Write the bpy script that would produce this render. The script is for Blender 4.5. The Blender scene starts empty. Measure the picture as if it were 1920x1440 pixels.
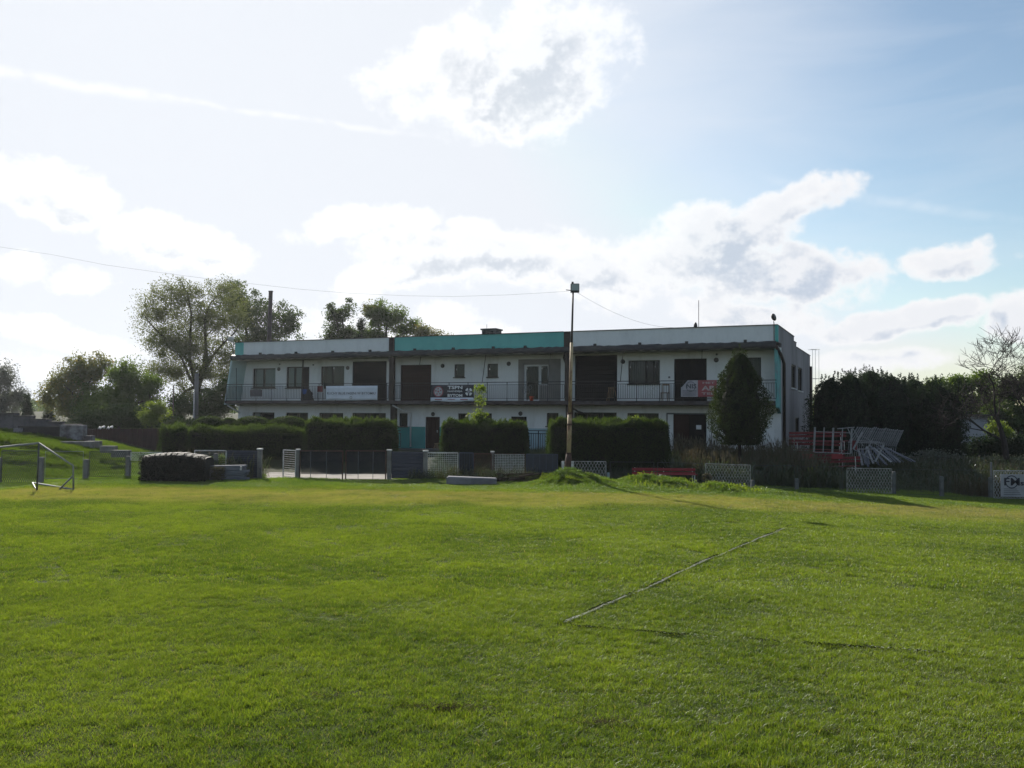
import bpy, math, random
import numpy as np
from mathutils import Vector, Matrix, Euler
random.seed(7)
rng = np.random.default_rng(7)
S = bpy.context.scene
COL = S.collection
rad = math.radians

# ------------------------------------------------------------------ camera
F = 1650.0                       # focal length in pixels of the 1920 px wide photograph
CAMZ = 2.65
cam_d = bpy.data.cameras.new('camera')
cam_d.sensor_width = 36.0
cam_d.lens = 36.0 * F / 1920.0
cam_d.clip_end = 6000
cam_d.clip_start = 0.05
cam = bpy.data.objects.new('camera', cam_d)
COL.objects.link(cam)
CAMM = Matrix.Translation((0, 0, CAMZ)) @ Matrix.Rotation(rad(90 + 1.94), 4, 'X') @ Matrix.Rotation(rad(0.45), 4, 'Z')
cam.matrix_world = CAMM
S.camera = cam

def ray(px, py):
    return (CAMM.to_3x3() @ Vector(((px - 960) / F, (720 - py) / F, -1.0))).normalized()
def at(px, py, Y):
    d = ray(px, py)
    return Vector((0, 0, CAMZ)) + d * (Y / d.y)
def atz(px, py, z):
    d = ray(px, py)
    return Vector((0, 0, CAMZ)) + d * ((z - CAMZ) / d.z)

# ------------------------------------------------------------------ sun, exposure, render
SUN_AZ, SUN_EL = -24.0, 30.0
sd = Vector((math.sin(rad(SUN_AZ)) * math.cos(rad(SUN_EL)), math.cos(rad(SUN_AZ)) * math.cos(rad(SUN_EL)), math.sin(rad(SUN_EL))))
sun_d = bpy.data.lights.new('sun', 'SUN')
sun_d.energy = 5.0
sun_d.angle = rad(0.53)
sun_d.color = (1.0, 0.94, 0.84)
sun = bpy.data.objects.new('sun', sun_d)
COL.objects.link(sun)
sun.rotation_euler = sd.to_track_quat('Z', 'Y').to_euler()
sun.location = sd * 100
S.view_settings.view_transform = 'Standard'
S.view_settings.look = 'None'
S.view_settings.gamma = 1.0
S.view_settings.exposure = 0.55
S.view_settings.use_curve_mapping = False
S.cycles.max_bounces = 6
S.cycles.diffuse_bounces = 3
S.cycles.glossy_bounces = 2
S.cycles.transmission_bounces = 4
S.cycles.transparent_max_bounces = 12
S.cycles.caustics_reflective = False
S.cycles.caustics_refractive = False

# ------------------------------------------------------------------ node helper
class NT:
    def __init__(s, tree): s.t = tree
    def n(s, kind, inputs=None, **kw):
        nd = s.t.nodes.new(kind)
        for k, v in kw.items(): setattr(nd, k, v)
        for k, v in (inputs or {}).items(): s.set(nd, k, v)
        return nd
    def set(s, nd, k, v):
        sock = nd.inputs[k]
        if isinstance(v, bpy.types.NodeSocket): s.t.links.new(v, sock)
        elif isinstance(v, bpy.types.Node): s.t.links.new(v.outputs[0], sock)
        else:
            if hasattr(sock.default_value, '__len__') and hasattr(v, '__len__') and len(v) == 3 and len(sock.default_value) == 4: v = (*v, 1)
            sock.default_value = v
    def m(s, op, a, b=0.0, c=0.0, clamp=False):
        nd = s.n('ShaderNodeMath', {0: a, 1: b}, operation=op, use_clamp=clamp)
        if op in ('MULTIPLY_ADD', 'SMOOTH_MAX', 'SMOOTH_MIN', 'COMPARE'): s.set(nd, 2, c)
        return nd.outputs[0]
    def v(s, op, a, b=None):
        nd = s.n('ShaderNodeVectorMath', {0: a}, operation=op)
        if b is not None: s.set(nd, 1, b)
        return nd.outputs['Value'] if op in ('DOT_PRODUCT', 'LENGTH', 'DISTANCE') else nd.outputs[0]
    def rng(s, x, a, b, lo=0.0, hi=1.0, mode='SMOOTHSTEP'):
        return s.n('ShaderNodeMapRange', {'Value': x, 'From Min': a, 'From Max': b, 'To Min': lo, 'To Max': hi}, interpolation_type=mode).outputs[0]
    def mix(s, f, a, b, blend='MIX'):
        nd = s.n('ShaderNodeMix', data_type='RGBA', blend_type=blend, clamp_factor=True)
        s.set(nd, 0, f); s.set(nd, 6, a); s.set(nd, 7, b)
        return nd.outputs[2]
    def noise(s, vec, scale, detail=3.0, rough=0.55, dist=0.0):
        return s.n('ShaderNodeTexNoise', {'Vector': vec, 'Scale': scale, 'Detail': detail, 'Roughness': rough, 'Distortion': dist}).outputs[0]

# ------------------------------------------------------------------ world: daylight sky with broken cumulus
W = bpy.data.worlds.new('World')
S.world = W
W.use_nodes = True
wt = W.node_tree
wt.nodes.clear()
w = NT(wt)
sky = w.n('ShaderNodeTexSky', sky_type='NISHITA', sun_disc=False, sun_elevation=rad(SUN_EL), sun_rotation=rad(SUN_AZ),
          altitude=250, air_density=1.0, dust_density=1.0, ozone_density=1.0)
geo = w.n('ShaderNodeTexCoord').outputs['Generated']
dirn = w.v('NORMALIZE', geo)
sx = w.n('ShaderNodeSeparateXYZ', {0: dirn})
az = w.m('ARCTAN2', sx.outputs[0], sx.outputs[1])
el = w.m('ARCSINE', sx.outputs[2])
azel = w.n('ShaderNodeCombineXYZ', {0: az, 1: el, 2: 0.0}).outputs[0]
def pae(px, py):
    d = ray(px, py)
    return math.atan2(d.x, d.y), math.asin(d.z)
# cloud banks: (px, py, half width, half height, tilt deg, weight)
clouds = [(1250, 490, 110, 62, 0, 1.0), (1400, 540, 120, 35, 0, .8), (1180, 560, 90, 30, 0, .5), (960, 130, 205, 135, -8, 1.0), (800, 130, 115, 40, -12, .7), (1330, 470, 190, 62, -20, 1.0), (1480, 385, 110, 40, -14, 1.0),
          (1500, 510, 165, 52, 6, 1.0), (1310, 445, 120, 60, -10, .8),
          (900, 480, 230, 58, 0, 1.0), (740, 515, 120, 40, -18, .9), (880, 425, 60, 24, -6, .7), (1080, 510, 150, 50, 8, .8), (640, 425, 100, 32, -15, .8), (770, 410, 60, 30, 0, .7),
          (90, 350, 125, 58, 12, 1.0), (330, 465, 120, 48, 8, 1.0), (40, 500, 60, 32, -10, .7), (150, 520, 60, 26, 0, .6), (60, 620, 90, 30, 0, .6), (190, 640, 80, 24, 0, .55), (1790, 492, 105, 34, -3, 1.0),
          (1700, 600, 190, 26, -4, 1.0), (1400, 590, 150, 34, 4, .9), (1905, 590, 60, 45, -10, 1.0), (1640, 665, 170, 20, 0, .7),
          (20, 690, 120, 30, 0, .5), (560, 600, 150, 36, 0, .4), (860, 620, 120, 40, 0, .6)]
gt = bpy.data.node_groups.new('cloud_cover', 'ShaderNodeTree')
gt.interface.new_socket('P', in_out='INPUT', socket_type='NodeSocketVector')
gt.interface.new_socket('D', in_out='OUTPUT', socket_type='NodeSocketFloat')
g = NT(gt)
gi = g.n('NodeGroupInput').outputs[0]
n_warp = g.n('ShaderNodeTexNoise', {'Vector': gi, 'Scale': 7.0, 'Detail': 4.0, 'Roughness': 0.6})
warp = g.v('SCALE', g.v('SUBTRACT', n_warp.outputs['Color'], (0.5, 0.5, 0.5)))
warp.node.inputs['Scale'].default_value = 0.055
P = g.v('ADD', gi, warp)
best = None
for px, py, hw, hh, tilt, wgt in clouds:
    a0, e0 = pae(px, py)
    a1, e1 = pae(px + hw, py); a2, e2 = pae(px, py - hh)
    rw = math.hypot(a1 - a0, e1 - e0); rh = math.hypot(a2 - a0, e2 - e0)
    t = rad(-tilt)
    q = g.v('SUBTRACT', P, (a0, e0, 0))
    a = g.v('DOT_PRODUCT', q, (math.cos(t) / rw, math.sin(t) / rw, 0))
    b = g.v('DOT_PRODUCT', q, (-math.sin(t) / rh, math.cos(t) / rh, 0))
    r = g.m('ADD', g.m('MULTIPLY', a, a), g.m('MULTIPLY', b, b))
    val = g.m('MULTIPLY', g.m('SUBTRACT', 1.6, r), wgt)
    best = val if best is None else g.m('MAXIMUM', best, val)
best = g.m('MAXIMUM', best, -1.0)
# the rest of the sky: scattered cumulus of the same kind
stretch = g.v('MULTIPLY', gi, (1.0, 2.2, 1.0))
wide = g.noise(stretch, 2.6, 3.0, 0.5)
wide = g.m('MULTIPLY', g.m('SUBTRACT', wide, 0.52), 7.0)
sz = g.n('ShaderNodeSeparateXYZ', {0: gi})
outx = g.rng(g.m('ABSOLUTE', sz.outputs[0]), 0.50, 0.75)
outy = g.rng(sz.outputs[1], 0.46, 0.7)
wide = g.m('SUBTRACT', wide, g.m('MULTIPLY', g.m('SUBTRACT', 1.0, g.m('MAXIMUM', outx, outy)), 1.2))
best = g.m('MAXIMUM', best, wide)
fb = g.noise(g.v('MULTIPLY', gi, (1.0, 1.35, 1.0)), 15.0, 9.0, 0.60)
fb = g.m('MULTIPLY', g.m('SUBTRACT', fb, 0.5), 3.3)
fb2 = g.m('MULTIPLY', g.m('SUBTRACT', g.noise(gi, 52.0, 7.0, 0.65), 0.5), 1.1)
dens = g.m('ADD', g.m('ADD', best, fb), fb2)
g.n('NodeGroupOutput', {0: dens})
def cover(vec):
    nd = w.n('ShaderNodeGroup'); nd.node_tree = gt; w.set(nd, 0, vec); return nd.outputs[0]
D0 = cover(azel)
saz, sel = rad(SUN_AZ), rad(SUN_EL)
tosun = w.v('NORMALIZE', w.v('SUBTRACT', (saz, sel + 0.12, 0), azel))
sc = w.n('ShaderNodeVectorMath', {0: tosun}, operation='SCALE'); sc.inputs['Scale'].default_value = 0.030
D1 = cover(w.v('ADD', azel, sc.outputs[0]))
ca = w.rng(D0, 0.10, 1.00)                         # cloud opacity
rim = w.rng(w.m('SUBTRACT', D0, D1), -0.15, 0.7)  # sunlit edge
thick = w.rng(D0, 0.60, 1.55)
cosS = w.v('DOT_PRODUCT', dirn, tuple(sd))
near = w.rng(cosS, 0.68, 0.99)
lit = w.mix(near, (0.66, 0.66, 0.67), (0.80, 0.80, 0.80))
shd = w.mix(near, (0.38, 0.43, 0.51), (0.45, 0.485, 0.53))
body = w.m('MULTIPLY', thick, w.m('SUBTRACT', 1.0, w.m('MULTIPLY', rim, 0.75)))
ccol = w.mix(body, lit, shd)
skyc = w.mix(1.0, sky.outputs[0], (0.087, 0.091, 0.087), 'MULTIPLY')
skyc = w.v('MINIMUM', skyc, (0.575, 0.602, 0.645))
# thin high veil that thickens towards the sun
veil_n = w.noise(w.v('MULTIPLY', azel, (1.2, 6.0, 1.0)), 3.0, 5.0, 0.6, 0.6)
veil = w.m('ADD', w.rng(cosS, 0.66, 0.97, 0.0, 0.75), w.m('MULTIPLY', w.m('SUBTRACT', veil_n, 0.42), 0.55), clamp=True)
skyc = w.mix(veil, skyc, (0.575, 0.602, 0.648))
# two contrails
def trail(p0, p1, wid, amt):
    a0, e0 = pae(*p0); a1, e1 = pae(*p1)
    dx, dy = a1 - a0, e1 - e0; L = math.hypot(dx, dy); dx /= L; dy /= L
    jit = w.m('MULTIPLY', w.m('SUBTRACT', w.noise(azel, 9.0, 3.0), 0.5), 0.018)
    q = w.v('SUBTRACT', azel, (a0, e0, 0))
    along = w.v('DOT_PRODUCT', q, (dx, dy, 0))
    acr = w.m('ABSOLUTE', w.m('ADD', w.v('DOT_PRODUCT', q, (-dy, dx, 0)), jit))
    m1 = w.rng(acr, 0.0, wid, 1.0, 0.0)
    m2 = w.m('MULTIPLY', w.rng(along, -0.05, 0.02), w.rng(along, L - 0.12, L, 1.0, 0.0))
    tx = w.rng(w.noise(azel, 40.0, 4.0), 0.25, 0.6)
    return w.m('MULTIPLY', w.m('MULTIPLY', m1, m2), w.m('MULTIPLY', tx, amt))
tr = w.m('MAXIMUM', trail((-20, 128), (430, 200), 0.009, .6), trail((250, 170), (860, 258), 0.005, .45))
tr = w.m('MAXIMUM', tr, trail((1480, 345), (2000, 425), 0.008, .18))
skyc = w.mix(tr, skyc, (0.73, 0.73, 0.74))
fin = w.mix(w.m('MULTIPLY', ca, w.m('SUBTRACT', 1.0, w.m('MULTIPLY', near, 0.3))), skyc, ccol)
# below the horizon: dull ground colour (never seen)
fin = w.mix(w.rng(sx.outputs[2], -0.02, 0.0, 1.0, 0.0, 'LINEAR'), fin, (0.10, 0.13, 0.08))
bg = w.n('ShaderNodeBackground', {'Color': fin, 'Strength': 1.0})
w.n('ShaderNodeOutputWorld', {0: bg.outputs[0]})

# ------------------------------------------------------------------ materials
MATS = {}
def mat(name, col, rough=0.8, var=0.15, scale=3.0, col2=None, bump=0.0, bscale=30.0, spec=0.3, metal=0.0, stretch=(1, 1, 1), thr=(0.35, 0.7)):
    if name in MATS: return MATS[name]
    m = bpy.data.materials.new(name); m.use_nodes = True
    t = m.node_tree; t.nodes.clear(); n = NT(t)
    tc = n.n('ShaderNodeTexCoord').outputs['Object']
    tc = n.v('MULTIPLY', tc, stretch)
    no = n.noise(tc, scale, 6.0, 0.62)
    c2 = col2 or tuple(c * (1 - var * 2) for c in col)
    c = n.mix(n.rng(no, thr[0], thr[1]), col, c2)
    fine = n.noise(tc, scale * 9, 4.0, 0.6)
    c = n.mix(n.m('MULTIPLY', fine, var), c, (0.02, 0.02, 0.02))
    b = n.n('ShaderNodeBsdfPrincipled', {'Base Color': c, 'Roughness': rough, 'Metallic': metal, 'Specular IOR Level': spec})
    if bump:
        bn = n.n('ShaderNodeBump', {'Strength': bump, 'Distance': 0.02, 'Height': n.noise(tc, bscale, 4.0, 0.6)})
        n.set(b, 'Normal', bn.outputs[0])
    n.n('ShaderNodeOutputMaterial', {0: b.outputs[0]})
    MATS[name] = m
    return m

def leafmat(name, c1, c2, trans=0.45, tint=(1.5, 1.6, 0.7), gloss=0.10, wscale=0.5, c3=None, c3w=0.0, rough=0.35):
    m = bpy.data.materials.new(name); m.use_nodes = True
    t = m.node_tree; t.nodes.clear(); n = NT(t)
    gm = n.n('ShaderNodeNewGeometry')
    isl = gm.outputs['Random Per Island']
    no = n.noise(gm.outputs['Position'], wscale, 3.0, 0.6)
    f = n.m('ADD', n.m('MULTIPLY', isl, 0.55), n.m('MULTIPLY', n.rng(no, 0.3, 0.7), 0.45))
    c = n.mix(f, c1, c2)
    if c3: c = n.mix(n.m('LESS_THAN', isl, c3w), c, c3)
    d = n.n('ShaderNodeBsdfDiffuse', {'Color': c})
    tr = n.n('ShaderNodeBsdfTranslucent', {'Color': n.mix(1.0, c, tint, 'MULTIPLY')})
    a = n.n('ShaderNodeMixShader', {0: trans, 1: d.outputs[0], 2: tr.outputs[0]})
    gl = n.n('ShaderNodeBsdfGlossy', {'Color': (0.8, 0.85, 0.9), 'Roughness': rough})
    a = n.n('ShaderNodeMixShader', {0: gloss, 1: a.outputs[0], 2: gl.outputs[0]})
    n.n('ShaderNodeOutputMaterial', {0: a.outputs[0]})
    MATS[name] = m
    return m

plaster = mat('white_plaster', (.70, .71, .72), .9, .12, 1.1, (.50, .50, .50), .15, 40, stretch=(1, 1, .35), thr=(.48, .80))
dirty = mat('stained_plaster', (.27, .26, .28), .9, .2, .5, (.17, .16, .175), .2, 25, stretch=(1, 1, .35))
parap = mat('parapet_render', (.70, .72, .74), .9, .12, .9, (.54, .56, .58), .1, 30, stretch=(1, 1, .5), thr=(.45, .8))
teal = mat('teal_paint', (.13, .45, .43), .8, .12, .9, (.10, .35, .35), .1, 30, stretch=(1, 1, .5), thr=(.4, .8))
tealdark = mat('teal_dado', (.035, .24, .23), .7, .12, .8, (.03, .19, .19))
bluedado = mat('light_blue_dado', (.30, .44, .50), .8, .1, .8)
rawpl = mat('raw_grey_plaster', (.22, .21, .20), .95, .15, 1.4, (.17, .165, .16), .3, 30)
bitumen = mat('black_bitumen', (.030, .030, .034), .6, .2, 2.0, (.055, .052, .05), .5, 12)
darkbrown = mat('dark_brown_paint', (.040, .026, .022), .6, .2, 2.0)
slabm = mat('slab_edge', (.060, .045, .042), .9, .25, 1.2, (.10, .09, .09), .3, 20)
soffit = mat('soffit_plaster', (.42, .42, .38), .9, .12, .8)
iron = mat('black_iron', (.016, .016, .018), .45, .1, 4)
shutter = mat('dark_shutter', (.012, .012, .013), .75, .1, 1.0, spec=.08)
doorm = mat('brown_door', (.034, .016, .014), .75, .15, 2.0, spec=.08)
framed = mat('dark_frame', (.018, .016, .016), .5, .1, 3)
framew = mat('white_frame', (.62, .63, .64), .5, .05, 3)
curtain = mat('white_curtain', (.42, .46, .47), .9, .1, 6, stretch=(8, 1, .3))
curtb = mat('grey_curtain', (.10, .10, .09), .9, .1, 6, stretch=(8, 1, .3))
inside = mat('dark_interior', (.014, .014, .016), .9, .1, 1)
lampm = mat('lamp_housing', (.10, .095, .09), .6, .1, 5)
steel = mat('galvanised_steel', (.34, .36, .38), .45, .15, 5, metal=.6)
whitep = mat('white_painted_metal', (.62, .63, .62), .5, .15, 8, (.40, .38, .35))
greyb = mat('grey_metal', (.16, .17, .19), .5, .15, 4, metal=.3)
bluem = mat('blue_grey_metal', (.055, .07, .11), .5, .15, 3)
rust = mat('rusty_metal', (.10, .05, .035), .8, .25, 5, (.05, .03, .025))
concr = mat('concrete', (.22, .215, .20), .95, .2, 3, (.13, .125, .12), .4, 40)
meshw = mat('dull_white_mesh', (.38, .39, .38), .7, .25, 6, (.17, .155, .13))
concrd = mat('dark_concrete', (.085, .08, .078), .95, .25, 1.2, (.05, .047, .046), .5, 15)
wallst = mat('weathered_wall', (.13, .12, .13), .95, .25, .8, (.05, .045, .05), .5, 12, thr=(.4, .6))
wallwh = mat('flaking_whitewash', (.25, .25, .27), .95, .2, 1.0, (.07, .06, .065), .4, 12, thr=(.42, .62))
brownb = mat('brown_boards', (.050, .022, .020), .8, .2, 1.2, (.032, .018, .018))
redp = mat('red_paint', (.22, .018, .028), .5, .15, 3, (.20, .015, .02))
redd = mat('faded_red_paint', (.15, .016, .022), .6, .2, 3, (.10, .012, .015))
frameg = mat('chalky_grey_metal', (.26, .27, .29), .6, .15, 8, (.17, .17, .18))
woodg = mat('grey_planks', (.16, .17, .20), .9, .2, 3, (.10, .11, .13), stretch=(.4, 4, 4))
wooden = mat('plain_wood', (.26, .17, .10), .7, .2, 4, stretch=(1, 1, .3))
bark = mat('bark', (.085, .072, .060), .95, .25, 4, (.045, .038, .032), .6, 20, stretch=(1, 1, .3))
barkd = mat('dark_bark', (.035, .028, .026), .95, .25, 5, (.02, .016, .015))
polep = mat('pole_paint', (.46, .35, .20), .6, .25, 3, (.16, .07, .04), .2, 20, stretch=(1, 1, .35), thr=(.45, .62))
poled = mat('pole_dark', (.07, .055, .055), .6, .2, 3)
lens = mat('lamp_glass', (.24, .28, .28), .15, .05, 3, spec=.6)
blackf = mat('black_plastic', (.016, .016, .018), .55, .15, 4)
cable = mat('cable_black', (.06, .06, .065), .7, 0, 1)
bannerw = mat('white_vinyl', (.62, .66, .74), .6, .06, 1.5)
bannerd = mat('dark_vinyl', (.022, .024, .036), .5, .1, 3)
bannerr = mat('red_vinyl', (.30, .07, .08), .6, .1, 3)
pinkv = mat('pink_vinyl', (.36, .10, .12), .6, .2, 5, (.20, .04, .05))
letterw = mat('white_lettering', (.72, .73, .75), .6, .02, 3)
letterd = mat('dark_lettering', (.07, .075, .09), .6, .02, 3)
paving = mat('pale_paving', (.32, .29, .26), .95, .2, 1.6, (.21, .19, .165), .3, 30)
chimm = mat('chimney_brick', (.12, .11, .115), .95, .25, 4, (.07, .06, .06), .4, 20)
rusts = mat('dark_steel_chimney', (.035, .028, .03), .6, .2, 2, (.06, .04, .035))
bluecl = mat('blue_cloth', (.02, .07, .25), .8, .1, 5)
orange = mat('orange_plastic', (.42, .07, .03), .5, .05, 3)
netm = mat('fine_net', (.12, .125, .135), .9, .1, 3)

gl = bpy.data.materials.new('window_glass'); gl.use_nodes = True
t = gl.node_tree; t.nodes.clear(); n = NT(t)
a = n.n('ShaderNodeBsdfTransparent', {'Color': (.80, .84, .84)}); b = n.n('ShaderNodeBsdfGlossy', {'Roughness': .06, 'Color': (.25, .28, .31)})
lw = n.n('ShaderNodeLayerWeight', {'Blend': .25})
mx = n.n('ShaderNodeMixShader', {0: n.m('ADD', n.m('MULTIPLY', lw.outputs[1], .25), .03), 1: a.outputs[0], 2: b.outputs[0]})
n.n('ShaderNodeOutputMaterial', {0: mx.outputs[0]})
glass = gl
def sheermat(name, col, alpha):
    m = bpy.data.materials.new(name); m.use_nodes = True
    t = m.node_tree; t.nodes.clear(); n = NT(t)
    a = n.n('ShaderNodeBsdfTransparent'); b = n.n('ShaderNodeBsdfDiffuse', {'Color': col})
    mx = n.n('ShaderNodeMixShader', {0: alpha, 1: a.outputs[0], 2: b.outputs[0]})
    n.n('ShaderNodeOutputMaterial', {0: mx.outputs[0]}); return m
sheer = sheermat('fine_wire_mesh', (.035, .037, .045), .55)

# foliage
L_pop = leafmat('poplar_leaves', (.080, .10, .048), (.13, .145, .062), .5, (1.5, 1.5, .6), .03, .25, rough=.5)
L_dark = leafmat('dark_green_leaves', (.040, .064, .026), (.072, .102, .038), .42, (1.5, 1.6, .6), .02, .3, rough=.5)
L_mid = leafmat('mid_green_leaves', (.062, .098, .028), (.105, .145, .040), .48, (1.5, 1.6, .5), .025, .4, rough=.5)
L_yel = leafmat('yellowing_leaves', (.14, .14, .045), (.095, .115, .042), .5, (1.5, 1.45, .5), .07, .5, (.20, .15, .03), .08)
L_grey = leafmat('grey_green_leaves', (.075, .085, .070), (.10, .11, .085), .45, (1.2, 1.2, .9), .06, .3)
L_con = leafmat('conifer_needles', (.018, .030, .020), (.028, .042, .024), .30, (1.3, 1.5, .7), .012, .4, rough=.6)
L_thu = leafmat('thuja_scales', (.019, .030, .014), (.034, .046, .018), .35, (1.4, 1.5, .5), .012, .8, rough=.6)
L_hed = leafmat('hedge_sprays', (.018, .030, .013), (.030, .045, .016), .5, (1.6, 1.8, .5), .012, .8, rough=.6)
L_shoot = leafmat('lit_hedge_shoots', (.030, .050, .016), (.055, .078, .024), .5, (1.6, 1.7, .5), .02, .8, rough=.5)  # brighter green than the hedge body, paints light on the tops
L_brt = leafmat('bright_leaves', (.10, .15, .03), (.15, .19, .04), .5, (1.5, 1.5, .4), .03, 1.0, rough=.5)
L_dry = leafmat('dry_stalks', (.085, .068, .05), (.05, .052, .03), .35, (1.3, 1.2, .8), .04, .8)
L_weed = leafmat('weed_leaves', (.030, .042, .020), (.050, .060, .028), .4, (1.4, 1.5, .6), .06, .8)

# ------------------------------------------------------------------ mesh helpers
class MB:
    def __init__(s): s.v = []; s.f = []
    def add(s, vs, fs):
        o = len(s.v); s.v += [tuple(x) for x in vs]; s.f += [tuple(i + o for i in f) for f in fs]
        return s
    def box(s, a, b):
        x0, y0, z0 = a; x1, y1, z1 = b
        return s.add([(x0, y0, z0), (x1, y0, z0), (x1, y1, z0), (x0, y1, z0), (x0, y0, z1), (x1, y0, z1), (x1, y1, z1), (x0, y1, z1)],
                     [(0, 3, 2, 1), (4, 5, 6, 7), (0, 1, 5, 4), (1, 2, 6, 5), (2, 3, 7, 6), (3, 0, 4, 7)])
    def cbox(s, a, b, c=0.01):
        # box with chamfered vertical and top edges
        x0, y0, z0 = a; x1, y1, z1 = b
        ring = lambda i, z: [(x0 + i + c, y0 + i, z), (x1 - i - c, y0 + i, z), (x1 - i, y0 + i + c, z), (x1 - i, y1 - i - c, z), (x1 - i - c, y1 - i, z), (x0 + i + c, y1 - i, z), (x0 + i, y1 - i - c, z), (x0 + i, y0 + i + c, z)]
        vs = ring(0, z0) + ring(0, z1 - c) + ring(c, z1)
        fs = [tuple(range(7, -1, -1)), tuple(range(16, 24))]
        for k in range(2):
            for i in range(8): j = (i + 1) % 8; fs.append((k * 8 + i, k * 8 + j, k * 8 + 8 + j, k * 8 + 8 + i))
        return s.add(vs, fs)
    def tube(s, pts, radii, sides=6, cap=True):
        pts = [Vector(p) for p in pts]
        if not hasattr(radii, '__len__'): radii = [radii] * len(pts)
        rings = []
        up = None
        for i, p in enumerate(pts):
            d = (pts[min(i + 1, len(pts) - 1)] - pts[max(i - 1, 0)]).normalized()
            if up is None: up = Vector((0, 0, 1)) if abs(d.z) < .9 else Vector((1, 0, 0))
            x = d.cross(up).normalized(); y = x.cross(d).normalized(); up = y
            rings.append([p + (x * math.cos(2 * math.pi * k / sides) + y * math.sin(2 * math.pi * k / sides)) * radii[i] for k in range(sides)])
        vs = [q for r in rings for q in r]; fs = []
        for i in range(len(pts) - 1):
            for k in range(sides):
                j = (k + 1) % sides
                fs.append((i * sides + k, i * sides + j, (i + 1) * sides + j, (i + 1) * sides + k))
        if cap:
            fs.append(tuple(range(sides - 1, -1, -1))); b = (len(pts) - 1) * sides; fs.append(tuple(range(b, b + sides)))
        return s.add(vs, fs)
    def prism(s, poly, n0, n1):
        # polygon in (s,z), extruded along n (y)
        k = len(poly)
        vs = [(p[0], n0, p[1]) for p in poly] + [(p[0], n1, p[1]) for p in poly]
        fs = [tuple(range(k)), tuple(range(2 * k - 1, k - 1, -1))] + [(i, i + k, (i + 1) % k + k, (i + 1) % k) for i in range(k)]
        return s.add(vs, fs)
    def build(s, name, m, parent=None, mw=None, smooth=False):
        me = bpy.data.meshes.new(name); me.from_pydata(s.v, [], s.f); me.update()
        me.materials.append(m)
        if smooth:
            for p in me.polygons: p.use_smooth = True
        o = bpy.data.objects.new(name, me); COL.objects.link(o)
        if parent is not None: o.parent = parent
        if mw is not None: o.matrix_world = mw
        return o

def npmesh(name, V, Fq, m, parent=None):
    me = bpy.data.meshes.new(name)
    V = np.asarray(V, dtype=np.float32); Fq = np.asarray(Fq, dtype=np.int32)
    k = Fq.shape[1]
    me.vertices.add(len(V)); me.vertices.foreach_set('co', V.ravel())
    me.loops.add(Fq.size); me.loops.foreach_set('vertex_index', Fq.ravel())
    me.polygons.add(len(Fq)); me.polygons.foreach_set('loop_start', np.arange(0, Fq.size, k, dtype=np.int32))
    me.update(calc_edges=True)
    me.materials.append(m)
    o = bpy.data.objects.new(name, me); COL.objects.link(o)
    if parent is not None: o.parent = parent
    return o

def tag(o, label=None, cat=None, group=None, kind=None):
    if label: o['label'] = label
    if cat: o['category'] = cat
    if group: o['group'] = group
    if kind: o['kind'] = kind
    return o
def empty(name, loc=(0, 0, 0), label=None, cat=None, group=None, mw=None):
    o = bpy.data.objects.new(name, None); COL.objects.link(o); o.location = loc
    if mw is not None: o.matrix_world = mw
    o.empty_display_size = .2
    return tag(o, label, cat, group)
def copy_tree(o, parent=None):
    c = o.copy(); COL.objects.link(c)
    if parent is not None: c.parent = parent
    for ch in list(o.children): copy_tree(ch, c)
    return c

def sst(a, b, x):
    t = np.clip((x - a) / (b - a), 0, 1); return t * t * (3 - 2 * t)
# ------------------------------------------------------------------ ground
FY = 35.0
def G(x, y):
    x = np.asarray(x, dtype=float); y = np.asarray(y, dtype=float)
    zf = np.interp(x, [-60, -18.7, -17, -15.3, -10, 0, 3.7, 7.6, 9.5, 15.3, 19, 30], [-.3, -.28, -.1, 0, -.04, -.05, -.05, -.17, -.27, -.45, -.6, -.8])
    z = zf * sst(3, 33, y)
    tgt = np.interp(x, [-60, -16, -14, 13, 20, 60], [.2, .2, .45, .45, .25, .1])
    z = z + (tgt - z) * sst(36.3, 43, y) * sst(-16.5, -14.5, x)
    H = np.interp(x, [-60, -40, -26, -22, -19.5, -17, -15], [2.6, 2.4, 1.80, 1.22, .62, .2, 0])
    tt = sst(35.6, 45.5, y)
    z = z + H * (tt + .026 * np.sin(tt * 31.4) * (tt < .999)) * (1 - sst(-16, -14, x))
    for cx, cy, sx_, sy_, h in MOUNDS:
        z = z + h * np.exp(-((x - cx) / sx_) ** 2 - ((y - cy) / sy_) ** 2)
    z = z + .006 * np.sin(x * 1.7 + y * .6) + .004 * np.sin(y * 2.3 - x * .8) + .004 * np.sin(x * 5.1 + 1) * np.sin(y * 4.3)
    return z
MOUNDS = [(2.2, 33.6, .75, .6, .50), (3.1, 33.0, .8, .55, .24), (1.3, 33.2, .8, .6, .14), (5.1, 33.6, 1.1, .6, .36), (6.3, 33.2, .8, .5, .18),
          (7.7, 32.6, .7, .6, .20), (4.2, 32.2, 2.2, .8, .10), (-9, 33.5, 2.5, 1.0, .05), (-3.0, 34.0, 2.0, .6, .10), (9.5, 32.6, 1.6, .8, .10), (13, 32.3, 2.5, .8, .06)]
def gz(x, y): return float(G(x, y))

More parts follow.
